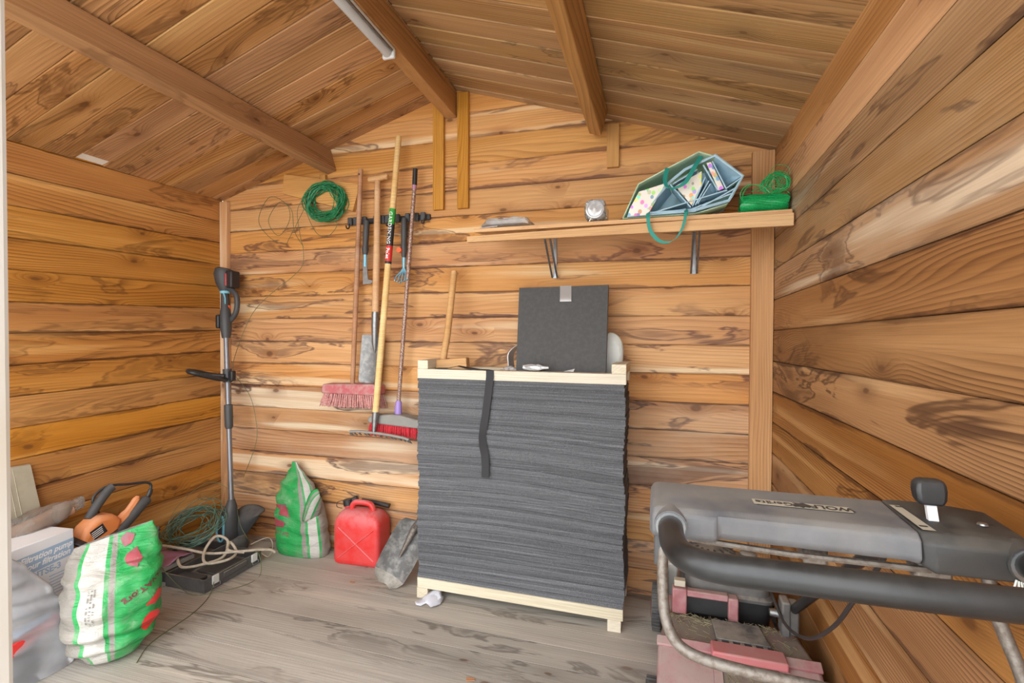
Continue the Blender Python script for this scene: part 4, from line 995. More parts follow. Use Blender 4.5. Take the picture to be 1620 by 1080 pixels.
# ------------------------------------------------------------------ strimmer in the corner
t = thing('grass_trimmer', (-1.22, -.18, 0), 'grey cordless grass trimmer standing head down in the left corner', 'trimmer')
p0, p1 = Vector((-1.352, -.115, 1.19)), Vector((-1.236, -.195, .25))
def tl(k): return p0 + (p1 - p0) * k
mb = MB(); mb.tube([tl(0), tl(.5)], .0145, 12); mb.tube([tl(.5), tl(1)], .0135, 12); mb.build('shaft', 'alu', t)
mb = MB(); mb.tube([tl(.415), tl(.42), tl(.545), tl(.56)], [.0165, .022, .0215, .016], 14); mb.build('locking_sleeve', 'dgrey', t)
ax2 = (p0 - p1).normalized()
mb = MB(); q = p1
mb.tube([p1 + ax2 * .03, p1 - Vector((0, 0, .0)), p1 + Vector((-.006, -.010, -.06)), p1 + Vector((-.008, -.014, -.13)), p1 + Vector((-.006, -.014, -.185)), p1 + Vector((-.004, -.012, -.205))], [.017, .028, .046, .055, .050, .032], 20); hd = mb.build('motor_housing', 'dgrey', t)
fx = p1 + Vector((-.002, -.016, -.115))
ring = [fx + Vector((-.008 + .024 * math.cos(a_), -.049 + .012 * math.sin(a_) ** 2 * (1 if math.sin(a_) > 0 else .3), .066 * math.sin(a_))) for a_ in [2 * pi * k / 20 for k in range(20)]]
mb = MB(); mb.tube(ring, .0065, 6, closed=True); mb.build('trim_ring', 'cyan', hd)
# guard: a curved wing between two edges
gu = [(-1.306, -0.13, 0.16), (-1.242, -0.13, 0.218), (-1.175, -0.13, 0.243), (-1.108, -0.13, 0.243), (-1.052, -0.13, 0.224)]
gl = [(-1.314, -0.17, 0.006), (-1.229, -0.17, 0.008), (-1.166, -0.17, 0.066), (-1.118, -0.17, 0.136), (-1.053, -0.17, 0.203)]
mb = MB()
for a_, b_ in zip(gu, gl):
    for k in range(5):
        q_ = k / 4; p_ = Vector(a_).lerp(Vector(b_), q_); p_.y -= .05 * math.sin(pi * q_); p_.z = max(p_.z, .006); mb.v.append(tuple(p_))
for j in range(4):
    for k in range(4): mb.f.append((j * 5 + k, j * 5 + k + 1, (j + 1) * 5 + k + 1, (j + 1) * 5 + k))
b = mb.build('guard', plain('guard_plastic', '3a3b3d', .55, dust='7c7872', dust_amt=.4), t, sub=2, ang=80); q = b.modifiers.new('solid', 'SOLIDIFY'); q.thickness = .005
mb = MB(); mb.tube([(-1.205, -.20, .075), (-1.195, -.195, .03), (-1.194, -.195, .006)], [.055, .062, .05], 16); mb.build('spool_head', 'charcoal_dusty', t)
# upper body
mb = MB(); mb.tube([tl(-.005) + Vector((0, 0, -.02)), tl(-.04), tl(-.12), tl(-.17), tl(-.26)], [.022, .030, .030, .024, .021], 14); ub = mb.build('upper_body', 'dgrey', t)
top = tl(-.27)
mb = MB(); mb.tube([top, top + Vector((-.003, 0, .05)), top + Vector((-.006, -.002, .10)), top + Vector((-.006, 0, .128)), top + Vector((-.004, 0, .136))], [.026, .045, .052, .046, .03], 16); mb.build('motor_head', 'dgrey', ub)
mb = MB(); mb.box(.038, .082, -.032, .03, .018, .115, Matrix.Translation(top)); bt = mb.build('battery', 'brown_label', ub, bevel=.008)
mb = MB(); mb.box(.036, .046, -.034, .02, .03, .10, Matrix.Translation(top)); mb.build('latch', 'logo_red', bt, bevel=.003)
mb = MB(); mb.tube(smooth_path([top + Vector((.02, 0, .02)), top + Vector((.062, 0, .0)), top + Vector((.088, 0, -.04)), top + Vector((.085, 0, -.11)), top + Vector((.055, 0, -.155)), top + Vector((.028, 0, -.175))], 5), .0145, 10); mb.build('grip_handle', 'dgrey', ub)
mb = MB(); mb.box(.026, .036, -.01, .01, -.12, -.08, Matrix.Translation(top)); mb.build('trigger', 'orange2', ub, bevel=.003)
mb = MB(); mb.tube([top + Vector((0, 0, .004)), top + Vector((0, 0, -.012))], .0265, 14); mb.build('trim_band', 'cyan', ub)
mb = MB(); mb.tube([top + Vector((.014, -.022, -.01)), top + Vector((.024, -.020, -.04)), top + Vector((.024, -.020, -.13)), top + Vector((.010, -.025, -.17)), top + Vector((.014, -.030, -.22)), top + Vector((.034, -.03, -.262))], .0035, 6); mb.build('trim_line', 'cyan', ub)
mb = MB(); mb.box(-.028, -.004, -.042, -.02, -.215, -.135, Matrix.Translation(top)); kp = mb.build('button_panel', 'black', ub, bevel=.008)
hk = tl(.245)
mb = MB(); mb.tube(smooth_path([hk + Vector((.01, -.03, .0)), hk + Vector((-.04, -.07, .010)), hk + Vector((-.075, -.13, .03)), hk + Vector((-.068, -.185, .038)), hk + Vector((-.03, -.19, .03)), hk + Vector((0, -.14, .01)), hk + Vector((.02, -.08, -.01)), hk + Vector((.012, -.02, -.02))], 6), .0125, 10); mb.build('loop_handle', 'black', t)
mb = MB(); mb.tube([tl(.205), tl(.285)], .024, 12); cl_ = mb.build('handle_clamp', 'dgrey', t)
mb = MB(); mb.box(.018, .048, -.015, .015, -.03, .03, Matrix.Translation(hk)); mb.build('clamp_knob', 'black', cl_, bevel=.006)

# ------------------------------------------------------------------ open tool case, wire, cable and film
t = thing('tool_case', (-1.2, -.42, 0), 'open black plastic tool case lying on the floor by the trimmer', 'tool case')
def tray(x0, x1, y0, y1, h, name):
    wt = .006; mb = MB(); mb.box(x0, x1, y0, y1, .002, .012)
    mb.box(x0, x0 + wt, y0, y1, .012, h); mb.box(x1 - wt, x1, y0, y1, .012, h); mb.box(x0 + wt, x1 - wt, y0, y0 + wt, .012, h); mb.box(x0 + wt, x1 - wt, y1 - wt, y1, .012, h)
    return mb.build(name, 'charcoal_dusty', t)
fr_ = tray(-1.205, -.965, -.60, -.265, .062, 'front_half'); bk = tray(-1.462, -1.215, -.575, -.235, .055, 'back_half')
mb = MB(); mb.box(-1.198, -1.06, -.592, -.50, .0125, .030); mb.box(-1.00, -.973, -.56, -.33, .0125, .052); mb.box(-1.17, -1.04, -.47, -.30, .0125, .022); mb.build('moulded_insert', 'dgrey', fr_, bevel=.008)
mb = MB(); mb.box(-.965, -.957, -.50, -.365, .03, .056); mb.build('carry_handle', 'charcoal_dusty', fr_, bevel=.003)
for y in (-.545, -.315):
    mb = MB(); mb.box(-.965, -.957, y - .018, y + .018, .026, .066); l_ = mb.build('latch', 'dustwhite', fr_, bevel=.003)
    mb = MB(); mb.tube([(-.955, y - .018, .03), (-.952, y - .018, .016), (-.952, y + .018, .016), (-.955, y + .018, .03)], .002, 5); mb.build('latch_wire', 'steel', l_)
# pale board edge and pink film on the back half
tag(MB().hexa([(-1.455, -.60, .058), (-1.215, -.60, .066), (-1.215, -.44, .066), (-1.455, -.44, .058)], [(-1.455, -.60, .078), (-1.215, -.60, .084), (-1.215, -.44, .084), (-1.455, -.44, .078)]).build('offcut_board', 'greyblock', smooth=False), 'thin dusty pale offcut under the pink film on the tool case', 'board')
mb = MB(); rr = random.Random(6)
for j in range(7):
    for k in range(9):
        u, v = k / 8, j / 6; x = -1.455 + .235 * u + .02 * (1 - v) * (u - .5); y = -.585 + .15 * v
        z = .086 + .062 * math.sin(pi * min(1, v * 1.1)) ** .6 * (.6 + .4 * math.sin(u * 5 + v * 2)) * (1 - .75 * max(0, u - .45)) + .012 * rr.uniform(-1, 1) * (v > .1)
        mb.v.append((x, y, z))
for j in range(6):
    for k in range(8): mb.f.append((j * 9 + k, j * 9 + k + 1, (j + 1) * 9 + k + 1, (j + 1) * 9 + k))
b = mb.build('pink_film', 'pinkbag', ang=50, sub=1); q = b.modifiers.new('solid', 'SOLIDIFY'); q.thickness = .002
tag(b, 'piece of crumpled pink plastic film on the tool case', 'film')
# dull green wire coil leaning on the case
t = thing('wire_coil', (-1.27, -.38, .06), 'loose dull green wire coil heaped on the open tool case', 'wire')
pts = []; rr = random.Random(9)
for i in range(20 * 24):
    a_ = 2 * pi * i / 24; L_ = i / 24
    rad = .110 + .026 * math.sin(L_ * 2.1) + .018 * math.sin(a_ * 2 + L_ * 1.7) + .008 * math.sin(a_ * 3 - L_)
    tilt = .55 + .22 * math.sin(L_ * 1.3)
    cx = -1.338 + .015 * math.sin(L_ * 2.7); cy = -.34 + .02 * math.cos(L_ * 1.9)
    x = max(-1.488, cx + rad * 1.05 * math.cos(a_)); y = cy + rad * math.sin(a_) * math.cos(tilt) * 1.0; z = .175 + .02 * math.sin(L_ * 3.3) + rad * math.sin(a_) * math.sin(tilt)
    pts.append((x, y, max(z, .075)))
mb = MB(); mb.tube(pts, .0022, 5); mb.build('coil', 'wire_dark', t)
mb = MB(); mb.tube(smooth_path([(-1.30, -.40, .09), (-1.33, -.48, .11), (-1.30, -.58, .13), (-1.20, -.615, .09), (-1.10, -.62, .03), (-1.0, -.628, .004), (-.93, -.58, .003), (-.85, -.48, .003), (-.86, -.38, .004), (-.92, -.33, .08), (-1.0, -.33, .08)], 7), .0017, 5); mb.build('loose_strand', 'wire_thin', t)
mb = MB(); mb.tube(smooth_path([(-.955, -.56, .04), (-.93, -.60, .01), (-.90, -.66, .003), (-.87, -.75, .003), (-.86, -.84, .003), (-.84, -.95, .003), (-.78, -1.04, .003)], 7), .0017, 5); mb.build('loose_strand', 'wire_thin', t)
mb = MB(); mb.tube(smooth_path([(-1.36, -.30, .10), (-1.42, -.42, .12), (-1.44, -.36, .26), (-1.40, -.20, .36), (-1.28, -.15, .30), (-1.15, -.22, .16), (-1.05, -.26, .10)], 7), .0015, 5); mb.build('loose_strand', 'wire_thin', t)
# dirty white cable
t = thing('cable', (-1.1, -.4, .06), 'dirty white cable looped over the open tool case', 'cable')
mb = MB(); mb.tube(smooth_path([(-1.47, -.60, .082), (-1.38, -.55, .15), (-1.25, -.48, .125), (-1.12, -.44, .10), (-1.00, -.38, .10), (-.92, -.27, .075), (-.90, -.24, .05)], 6), .0065, 8); mb.build('cable_run', 'cable', t)
mb = MB(); mb.tube(smooth_path([(-1.23, -.52, .10), (-1.16, -.55, .075), (-1.08, -.50, .08), (-1.05, -.42, .085), (-1.075, -.37, .14), (-1.12, -.40, .17), (-1.125, -.46, .12), (-1.07, -.50, .085), (-1.00, -.44, .085), (-1.02, -.37, .09), (-1.07, -.36, .13), (-1.04, -.40, .11), (-.98, -.36, .09)], 6), .0065, 8); mb.build('cable_loop', 'cable', t)
mb = MB(); mb.tube(smooth_path([(-1.08, -.22, .06), (-1.02, -.16, .08), (-.97, -.18, .05), (-.945, -.24, .02), (-.985, -.27, .068)], 6), .0022, 6); mb.build('thin_end', 'cable', t)

# ------------------------------------------------------------------ pile along the left wall
# cardboard sheet
t = thing('cardboard_sheet', (-1.46, -1.15, .2), 'plain grey-brown cardboard sheet propped on the left wall', 'cardboard')
mb = MB(); mb.hexa([(-1.40, -1.42, .18), (-1.40, -.925, .18), (-1.472, -.968, .652), (-1.472, -1.42, .675)], [(-1.412, -1.42, .18), (-1.412, -.925, .18), (-1.480, -.968, .655), (-1.480, -1.42, .678)]); mb.build('sheet', 'carton', t, smooth=False)
for i in range(22):
    y = -1.40 + .0195 * i
    mb = MB(); f_ = (y + 1.42) / .495
    yt = -1.42 + f_ * (.452)
    mb.tube([(-1.399, -1.42 + f_ * .49, .19), (-1.4712, yt, .645)], .0018, 4); mb.build('corrugation', 'carton', t)
# filtration pump box
t = thing('carton_box', (-1.28, -1.1, 0), 'white printed filtration pump box behind the clear plastic bag', 'box')
Mx = Matrix.Translation((-1.285, -1.10, 0)) @ Matrix.Rotation(math.radians(6), 4, 'Z')
mb = MB(); mb.box(-.085, .085, -.135, .12, .002, .418, Mx); mb.build('carton', 'box_white', t, bevel=.003)
def onbox(y, z, d=.0008): return Mx @ Vector((.085 + d, y, z))
mb = MB(); mb.add([onbox(-.134, .375), onbox(.119, .383), onbox(.119, .318), onbox(-.134, .300)], [(0, 3, 2, 1)]); mb.build('blue_band', 'box_blue', t)
for i, (s_, sz, z_) in enumerate((('e Filtration pump', .031, .362), ('e pour filtration', .031, .333))):
    mb = text_on(s_, sz, lambda x, y, z_=z_: onbox(.012 + x * .93, z_ + y + x * .03, .0016), shear=.3, bold=.0008); mb.build('lettering', 'text_white', t)
mb = text_on('ITSE-3', .032, lambda x, y: onbox(.03 + x, .294 + y + x * .03, .0014), bold=.001); mb.build('lettering', M['box_blue'], t)
for i in range(7):
    mb = MB(); z_ = .268 - i * .012; mb.add([onbox(.03, z_), onbox(.11, z_ + .002), onbox(.11, z_ - .001), onbox(.03, z_ - .003)], [(0, 3, 2, 1)]); mb.build('small_print', 'box_blue', t)
# orange hedge trimmer lying on the pile
t = thing('hedge_trimmer', (-1.28, -.78, .1), 'orange and black electric hedge trimmer lying on the pile by the left wall', 'hedge trimmer')
mb = MB(); mb.prism([(-.905, .375), (-.88, .43), (-.835, .462), (-.775, .455), (-.735, .42), (-.75, .375), (-.80, .335), (-.87, .33)], -1.335, -1.245, 'x'); bd = mb.build('motor_body', 'orange', t, bevel=.02, seg=3)
mb = MB(); mb.prism([(-.875, .412), (-.825, .432), (-.805, .392), (-.855, .372)], -1.2445, -1.2435, 'x'); pl_ = mb.build('rating_plate', 'lab_black', bd)
for k in range(4):
    mb = MB(); mb.prism([(-.868 + k * .002, .405 - k * .008), (-.828 + k * .002, .421 - k * .008), (-.828 + k * .002, .418 - k * .008), (-.868 + k * .002, .402 - k * .008)], -1.2434, -1.2430, 'x'); mb.build('plate_print', 'text_white', pl_)
for k in range(3):
    mb = MB(); mb.prism([(-.80, .372 - k * .01), (-.765, .386 - k * .01), (-.765, .382 - k * .01), (-.80, .368 - k * .01)], -1.2445, -1.2430, 'x'); mb.build('vent_slot', 'ink', bd)
mb = MB(); mb.tube(smooth_path([(-1.30, -.845, .45), (-1.31, -.80, .50), (-1.315, -.755, .545), (-1.315, -.735, .558)], 4), [.018] * 3 + [.019] * 8 + [.020, .014], 10); mb.build('front_handle', 'dgrey', t)
mb = MB(); mb.tube(smooth_path([(-1.262, -.83, .342), (-1.262, -.76, .365), (-1.262, -.70, .405), (-1.265, -.65, .445), (-1.268, -.615, .470)], 4), [.020] * 5 + [.023] * 10 + [.024, .019], 10); rh = mb.build('rear_handle', 'dgrey', t)
mb = MB(); mb.tube(smooth_path([(-1.275, -.76, .385), (-1.275, -.71, .425), (-1.278, -.675, .458), (-1.28, -.655, .482), (-1.28, -.650, .492)], 3), [.022] * 4 + [.016] * 5 + [.014, .01, .009, .005], 8); mb.build('trigger_bar', 'orange', rh)
mb = MB(); mb.tube(smooth_path([(-1.268, -.615, .472), (-1.27, -.60, .50), (-1.275, -.595, .53), (-1.285, -.62, .545), (-1.30, -.68, .553), (-1.315, -.735, .563), (-1.325, -.775, .555), (-1.325, -.81, .52), (-1.32, -.79, .455), (-1.32, -.765, .42)], 6), [.010] * 8 + [.006] * 47, 8); mb.build('power_cable', 'black', t)
for k in range(5):
    mb = MB(); mb.tube(smooth_path([(-1.34 + .012 * k, -.93 - .006 * k, .43 - .006 * k), (-1.27 + .008 * k, -.91, .395 - .006 * k), (-1.235, -.87 - .004 * k, .355 - .006 * k), (-1.225, -.81, .332 - .004 * k), (-1.24, -.76, .335)], 5), .0055, 6); mb.build('cable_turn', 'black', t)
mb = MB(); mb.box(-1.33, -1.26, -.93, -.62, .20, .325); mb.build('blade_guard', 'rubber', t, bevel=.01)
for k in range(9):
    a_ = k * .22
    mb = MB(); mb.tube([(-1.235, -.635 + .01 * math.sin(a_), .335 - .022 * k), (-1.215, -.605, .328 - .022 * k), (-1.212, -.60, .32 - .022 * k)], [.014, .012, .005], 6); mb.build('blade_tooth', 'rubber', t)
mb = MB(); mb.box(-1.30, -1.235, -.70, -.625, .10, .345); mb.build('blade_bar', 'rubber', t, bevel=.01)
t.location = (-1.28, -.80, .055)
# plastic wrapped bundle between box and hedge trimmer
t = thing('wrapped_bundle', (-1.37, -1.05, .3), 'long bundle in wrinkled clear film behind the white box', 'bundle')
rr = random.Random(12); mb = MB(); rings = []
for i in range(16):
    u = i / 15; c_ = Vector((-1.375 + .03 * u, -1.36 + .50 * u, .36 + .115 * u))
    rad = (.050 + .010 * math.sin(u * 12)) * (1 if u < .93 else .6)
    rings.append([c_ + Vector((rad * .8 * math.cos(a_) * rr.uniform(.85, 1.15), 0, rad * math.sin(a_) * rr.uniform(.85, 1.15))) for a_ in [2 * pi * k / 12 for k in range(12)]])
mb.loft(rings); mb.build('film', 'clear2', t, ang=25)
mb = MB(); mb.tube([(-1.375, -1.34, .36), (-1.35, -.90, .46)], .030, 10); mb.build('contents', 'handle_brown', t)
# big clear plastic bag in front
t = thing('plastic_bag', (-1.16, -1.3, 0), 'large cloudy clear plastic bag at the front left beside the sack', 'bag')
skc = Sack((-1.10, -1.29, 0), (.26, .96, 0), .46, .16, .485, (-.02, -.05, 0), [(0, .95, .9), (.1, 1, 1), (.4, .95, 1.), (.7, .80, .8), (.9, .62, .5), (1., .45, .15)], 5.5, .016, skew=-.10)
mb = skc.mesh(64, 44); mb.build('film', 'clear', t, ang=60)
mb = MB(); mb.box(-1.13, -1.04, -1.42, -1.18, .01, .13, ); mb.build('contents', 'dgrey', t, bevel=.01)
mb = MB(); mb.prism([(-1.30, .165), (-1.135, .195), (-1.15, .165), (-1.30, .112)], -1.05, -1.01, 'x'); mb.build('red_item', 'lab_red', t, bevel=.006)
mb = MB(); mb.prism([(-1.30, .185), (-1.16, .205), (-1.15, .198), (-1.30, .168)], -1.05, -1.02, 'x'); mb.build('blue_item', 'box_blue', t, bevel=.004)

# ------------------------------------------------------------------ small things on the floor
mb = MB(); rr = random.Random(17)
for j in range(6):
    for k in range(7):
        u, v = k / 6, j / 5
        x = .010 + .098 * u + .02 * (v - .5); y = -.395 + .085 * v - .015 * math.sin(u * 9)
        mb.v.append((x + rr.uniform(-.006, .006), y + rr.uniform(-.006, .006), .006 + .030 * max(0, math.sin(pi * u)) * v + .008 * rr.random()))
for j in range(5):
    for k in range(6): mb.f.append((j * 7 + k, j * 7 + k + 1, (j + 1) * 7 + k + 1, (j + 1) * 7 + k))
b = mb.build('paper_scrap', 'paper', ang=20); q = b.modifiers.new('solid', 'SOLIDIFY'); q.thickness = .0012
tag(b, 'torn crumpled white paper scrap beside the pallet foot', 'paper')
tag(MB().sheet([(.395, -.755, .004), (.425, -.752, .004), (.430, -.765, .006), (.400, -.772, .003)], .0015).build('wood_chip', 'leaf'), 'small orange-brown wood chip on the floorboards in front of the pallet', 'chip')
tag(MB().sheet([(-.395, -.300, .003), (-.368, -.300, .003), (-.372, -.312, .004), (-.390, -.314, .003)], .0015).build('dry_leaf', 'leaf'), 'tiny dry leaf on the floor in front of the red can', 'leaf')
# ------------------------------------------------------------------ walk-behind mower in the right corner
t = thing('lawn_mower', (1.24, -.75, 0), 'dusty faded-red lawn mower with grey control console by the right wall', 'lawn mower')
def wheel(x0, x1, y, r, name='wheel'):
    mb = MB(); mb.lathe([(r * .5, x0), (r * .93, x0), (r, x0 + .008), (r, x1 - .008), (r * .93, x1), (r * .5, x1)], 26, Matrix.Translation((0, y, r + .001)) @ Matrix.Rotation(pi / 2, 4, 'Y'))
    w_ = mb.build(name, 'rubber', t)
    mb = MB(); mb.lathe([(r * .52, x0 - .003), (r * .45, x0 - .004), (.015, x0 - .006)], 16, Matrix.Translation((0, y, r + .001)) @ Matrix.Rotation(pi / 2, 4, 'Y')); mb.build('hub', 'pinkred', w_)
    for k in range(26):
        a_ = 2 * pi * k / 26; c, s_ = math.cos(a_), math.sin(a_)
        mb = MB(); mb.box(x0 + .002, x1 - .002, -.004, .004, r - .001, r + .004, Matrix.Translation((0, y, r + .001)) @ Matrix.Rotation(a_, 4, 'X')); mb.build('tread_block', 'rubber', w_)
wheel(1.002, 1.045, -.90, .105); wheel(1.010, 1.045, -.245, .085); wheel(1.425, 1.465, -.90, .105); wheel(1.425, 1.460, -.245, .085)
# deck: profile along y, lofted in x
def deckring(x0, x1, y, zt, zb): return [(x0, y, zb), (x0 + .004, y, zt - .04), (x0 + .03, y, zt), (x1 - .03, y, zt), (x1 - .004, y, zt - .04), (x1, y, zb)]
mb = MB(); mb.loft([deckring(1.10, 1.38, -.16, .20, .08), deckring(1.055, 1.42, -.22, .235, .06), deckring(1.05, 1.42, -.50, .25, .05), deckring(1.05, 1.42, -.62, .27, .05), deckring(1.05, 1.425, -.70, .285, .05)]); mb.build('deck', 'pinkred', t, bevel=.006)
# rear cover: dusty top with raised panels
mb = MB(); mb.hexa([(1.035, -.705, .06), (1.455, -.705, .06), (1.468, -.95, .06), (1.030, -.95, .06)], [(1.060, -.705, .322), (1.425, -.705, .322), (1.455, -.832, .304), (1.036, -.832, .304)]); rc = mb.build('rear_cover', 'deckdust', t, bevel=.012, seg=3)
mb = MB(); mb.hexa([(1.030, -.828, .10), (1.465, -.828, .10), (1.476, -1.09, .10), (1.026, -1.09, .10)], [(1.036, -.835, .306), (1.458, -.835, .306), (1.470, -1.04, .205), (1.030, -1.04, .205)]); rf = mb.build('rear_flap', 'pinkred', t, bevel=.012, seg=3)
mb = MB(); mb.hexa([(1.032, -.853, .296), (1.460, -.853, .296), (1.460, -.832, .312), (1.032, -.832, .312)], [(1.032, -.855, .304), (1.460, -.855, .304), (1.460, -.832, .319), (1.032, -.832, .319)]); mb.build('flap_edge', 'pinkred', rf, bevel=.003)
mb = MB(); mb.box(1.180, 1.372, -.880, -.822, .300, .324); mb.build('flap_catch', plain('coral_plastic', 'aa5c60', .55, dust='a0897f', dust_amt=.5), rf, bevel=.005)
for x in (1.182, 1.350):
    mb = MB(); mb.hexa([(x, -.865, .288), (x + .022, -.865, .288), (x + .024, -1.03, .208), (x, -1.03, .208)], [(x, -.862, .306), (x + .022, -.862, .306), (x + .024, -1.028, .222), (x, -1.028, .222)]); mb.build('catch_leg', 'pinkred', rf)
mb = MB(); mb.hexa([(1.206, -.875, .285), (1.349, -.875, .285), (1.351, -1.02, .216), (1.207, -1.02, .216)], [(1.206, -.873, .294), (1.349, -.873, .294), (1.351, -1.018, .224), (1.207, -1.018, .224)]); mb.build('clippings_slot', 'deckdust', rf)
# hinge plate on the cover
mb = MB(); mb.hexa([(1.198, -.812, .312), (1.340, -.812, .312), (1.325, -.722, .322), (1.192, -.722, .322)], [(1.198, -.814, .326), (1.340, -.814, .326), (1.325, -.722, .330), (1.192, -.722, .330)]); mb.build('hinge_plate', 'charcoal_dusty', rc, bevel=.002)
mb = MB(); mb.tube([(1.194, -.819, .318), (1.346, -.819, .318)], .005, 8); mb.build('hinge_pin', 'tube_black', rc)
for k in range(5):
    mb = MB(); x = 1.20 + .03 * k; mb.box(x, x + .012, -.826, -.812, .312, .324); mb.build('hinge_knuckle', 'charcoal_dusty', rc, bevel=.002)
# grip bracket with opening behind
mb = MB()
mb.box(1.078, 1.122, -.704, -.668, .318, .398); mb.box(1.243, 1.272, -.704, -.668, .318, .390); mb.box(1.122, 1.243, -.702, -.676, .376, .396); mb.build('rear_grip', 'pinkred', t, bevel=.004)
mb = MB(); mb.box(1.122, 1.243, -.682, -.678, .318, .376); mb.build('grip_recess', 'black', t)
mb = MB(); mb.box(1.084, 1.118, -.690, -.665, .3985, .418); mb.build('sticker_block', 'label_tan', t, bevel=.002)
mb = MB(); mb.box(1.046, 1.060, -.66, -.60, .25, .43); mb.build('height_lever', 'pinkred', t, bevel=.005)
# scattered clippings on the cover
rr = random.Random(44); mb = MB()
for i in range(420):
    x = rr.uniform(1.075, 1.42); y = rr.choice((min(-.708, rr.gauss(-.722, .012)), rr.uniform(-.83, -.71))); z = .322 + (-.705 - y) / .127 * -.018 + .0015
    if rr.random() < .2: x, y, z = rr.uniform(1.215, 1.34), rr.uniform(-1.01, -.885), None
    if z is None: z = .296 + (y + .873) * .48
    a_ = rr.uniform(0, pi); l = rr.uniform(.004, .012)
    mb.tube([(x - l * math.cos(a_), y - l * math.sin(a_), z), (x + l * math.cos(a_), y + l * math.sin(a_), z + rr.uniform(0, .003))], .0007, 3)
cp = mb.build('grass_clippings', plain('dry_clippings', '8b8466', .9), rc); cp['kind'] = 'stuff'
# engine
mb = MB()
def er(hx, hy, r, z, cx=1.245, cy=-.53):
    o_ = []
    for q, (sx, sy) in enumerate(((1, 1), (-1, 1), (-1, -1), (1, -1))):
        for k in range(4):
            a_ = q * pi / 2 + k / 3 * pi / 2
            o_.append((cx + sx * (hx - r) + r * math.cos(a_), cy + sy * (hy - r) + r * math.sin(a_), z))
    return o_
mb.loft([er(.10, .10, .03, .235), er(.125, .125, .03, .28), er(.135, .13, .03, .345), er(.136, .131, .03, .365)]); en = mb.build('engine_shroud', 'black', t)
mb = MB(); mb.loft([er(.139, .134, .032, .3652), er(.139, .134, .032, .374), er(.130, .125, .035, .382), er(.125, .12, .04, .418), er(.10, .10, .045, .43)]); mb.build('engine_cover', 'charcoal_dusty', t)
rcx, rcy = 1.205, -.52
mb = MB(); mb.lathe([(.088, .431), (.088, .445), (.080, .460), (.055, .472), (.03, .476), (.0, .477)], 28, Matrix.Translation((rcx, rcy, 0))); cv = mb.build('starter_cowl', 'charcoal_dusty', t)
for ring_, nn2 in ((.072, 18), (.052, 14)):
    for k in range(nn2):
        a_ = 2 * pi * k / nn2; z_ = .4645 if ring_ > .06 else .4745
        mb = MB(); mb.box(-.010, .010, -.0035, .0035, 0, .002, Matrix.Translation((rcx + ring_ * math.cos(a_), rcy + ring_ * math.sin(a_), z_)) @ Matrix.Rotation(a_, 4, 'Z') @ Matrix.Rotation(.35 if ring_ > .06 else .2, 4, 'Y')); mb.build('vent_slot', 'ink', cv)
mb = MB(); mb.lathe([(.020, .428), (.020, .45), (.026, .451), (.027, .468), (.018, .473)], 16, Matrix.Translation((1.325, -.53, 0))); mb.build('fuel_cap', 'charcoal_dusty', t)
mb = MB(); mb.lathe([(.032, 0), (.032, .06)], 16, Matrix.Translation((1.068, -.45, .40)) @ Matrix.Rotation(pi / 2, 4, 'Y')); mb.build('silencer', 'greyblock', t)
mb = MB(); mb.box(1.065, 1.098, -.60, -.56, .32, .43); mb.build('carburettor', 'greyblock', t, bevel=.006)
# console
CY0, CY1, CZ0, CZ1 = -1.628, -1.500, .926, .966
def cs(x, dz=0., dy=0., b=0.):
    # cross-section (y,z) of the console: sloping front, rounded top
    return [(x, CY0 + .006 + dy, CZ0 + b), (x, CY0 + dy, CZ0 + .008 + b), (x, CY0 + .003 + dy, CZ1 - .010 + dz), (x, CY0 + .012 + dy, CZ1 - .002 + dz), (x, CY1 - .010, CZ1 + .002 + dz), (x, CY1, CZ1 - .006 + dz), (x, CY1, CZ0 + b)]
mb = MB(); rings = [cs(1.022, -.010, .010), cs(1.027, -.002, .0, -.003), cs(1.034, 0, 0, -.004), cs(1.108, 0, 0, -.004), cs(1.113, 0, .005), cs(1.330, 0, .005), cs(1.340, .0, -.002)]
mb.loft(rings); con = mb.build('console', 'console', t, bevel=.003)
# right-hand darker pod
def pod(x, f, zt, zb, bk=0.): return [(x, CY0 + f + .002, zb), (x, CY0 + f, zb + .008), (x, CY0 + f + .002, zt - .012), (x, CY0 + f + .014, zt - .001), (x, CY1 - .010 + bk, zt + .004), (x, CY1 + .002 + bk, zt - .006), (x, CY1 + bk, zb)]
mb = MB(); mb.loft([pod(1.3402, .002, CZ1 - .001, CZ0), pod(1.352, -.006, CZ1 + .001, CZ0 - .006), pod(1.40, -.006, CZ1 + .001, CZ0 - .006), pod(1.452, -.003, CZ1 - .002, CZ0 - .006, -.01), pod(1.463, .004, CZ1 - .010, CZ0 - .003, -.02), pod(1.467, .02, CZ1 - .018, CZ0 + .004, -.03)]); tp = mb.build('throttle_pod', 'console_dark', t, bevel=.003)
def ctop(y): return CZ1 + .0022 - .004 * ((CY1 - .010) - y) / (CY1 - CY0 - .022)
mb = MB(); mb.hexa([(1.367, -1.617, ctop(-1.617) - .004), (1.376, -1.617, ctop(-1.617) - .004), (1.376, -1.535, ctop(-1.535) - .004), (1.367, -1.535, ctop(-1.535) - .004)], [(1.367, -1.617, ctop(-1.617) + .0022), (1.376, -1.617, ctop(-1.617) + .0022), (1.376, -1.535, ctop(-1.535) + .0022), (1.367, -1.535, ctop(-1.535) + .0022)]); sl = mb.build('throttle_slot', 'ink', tp)
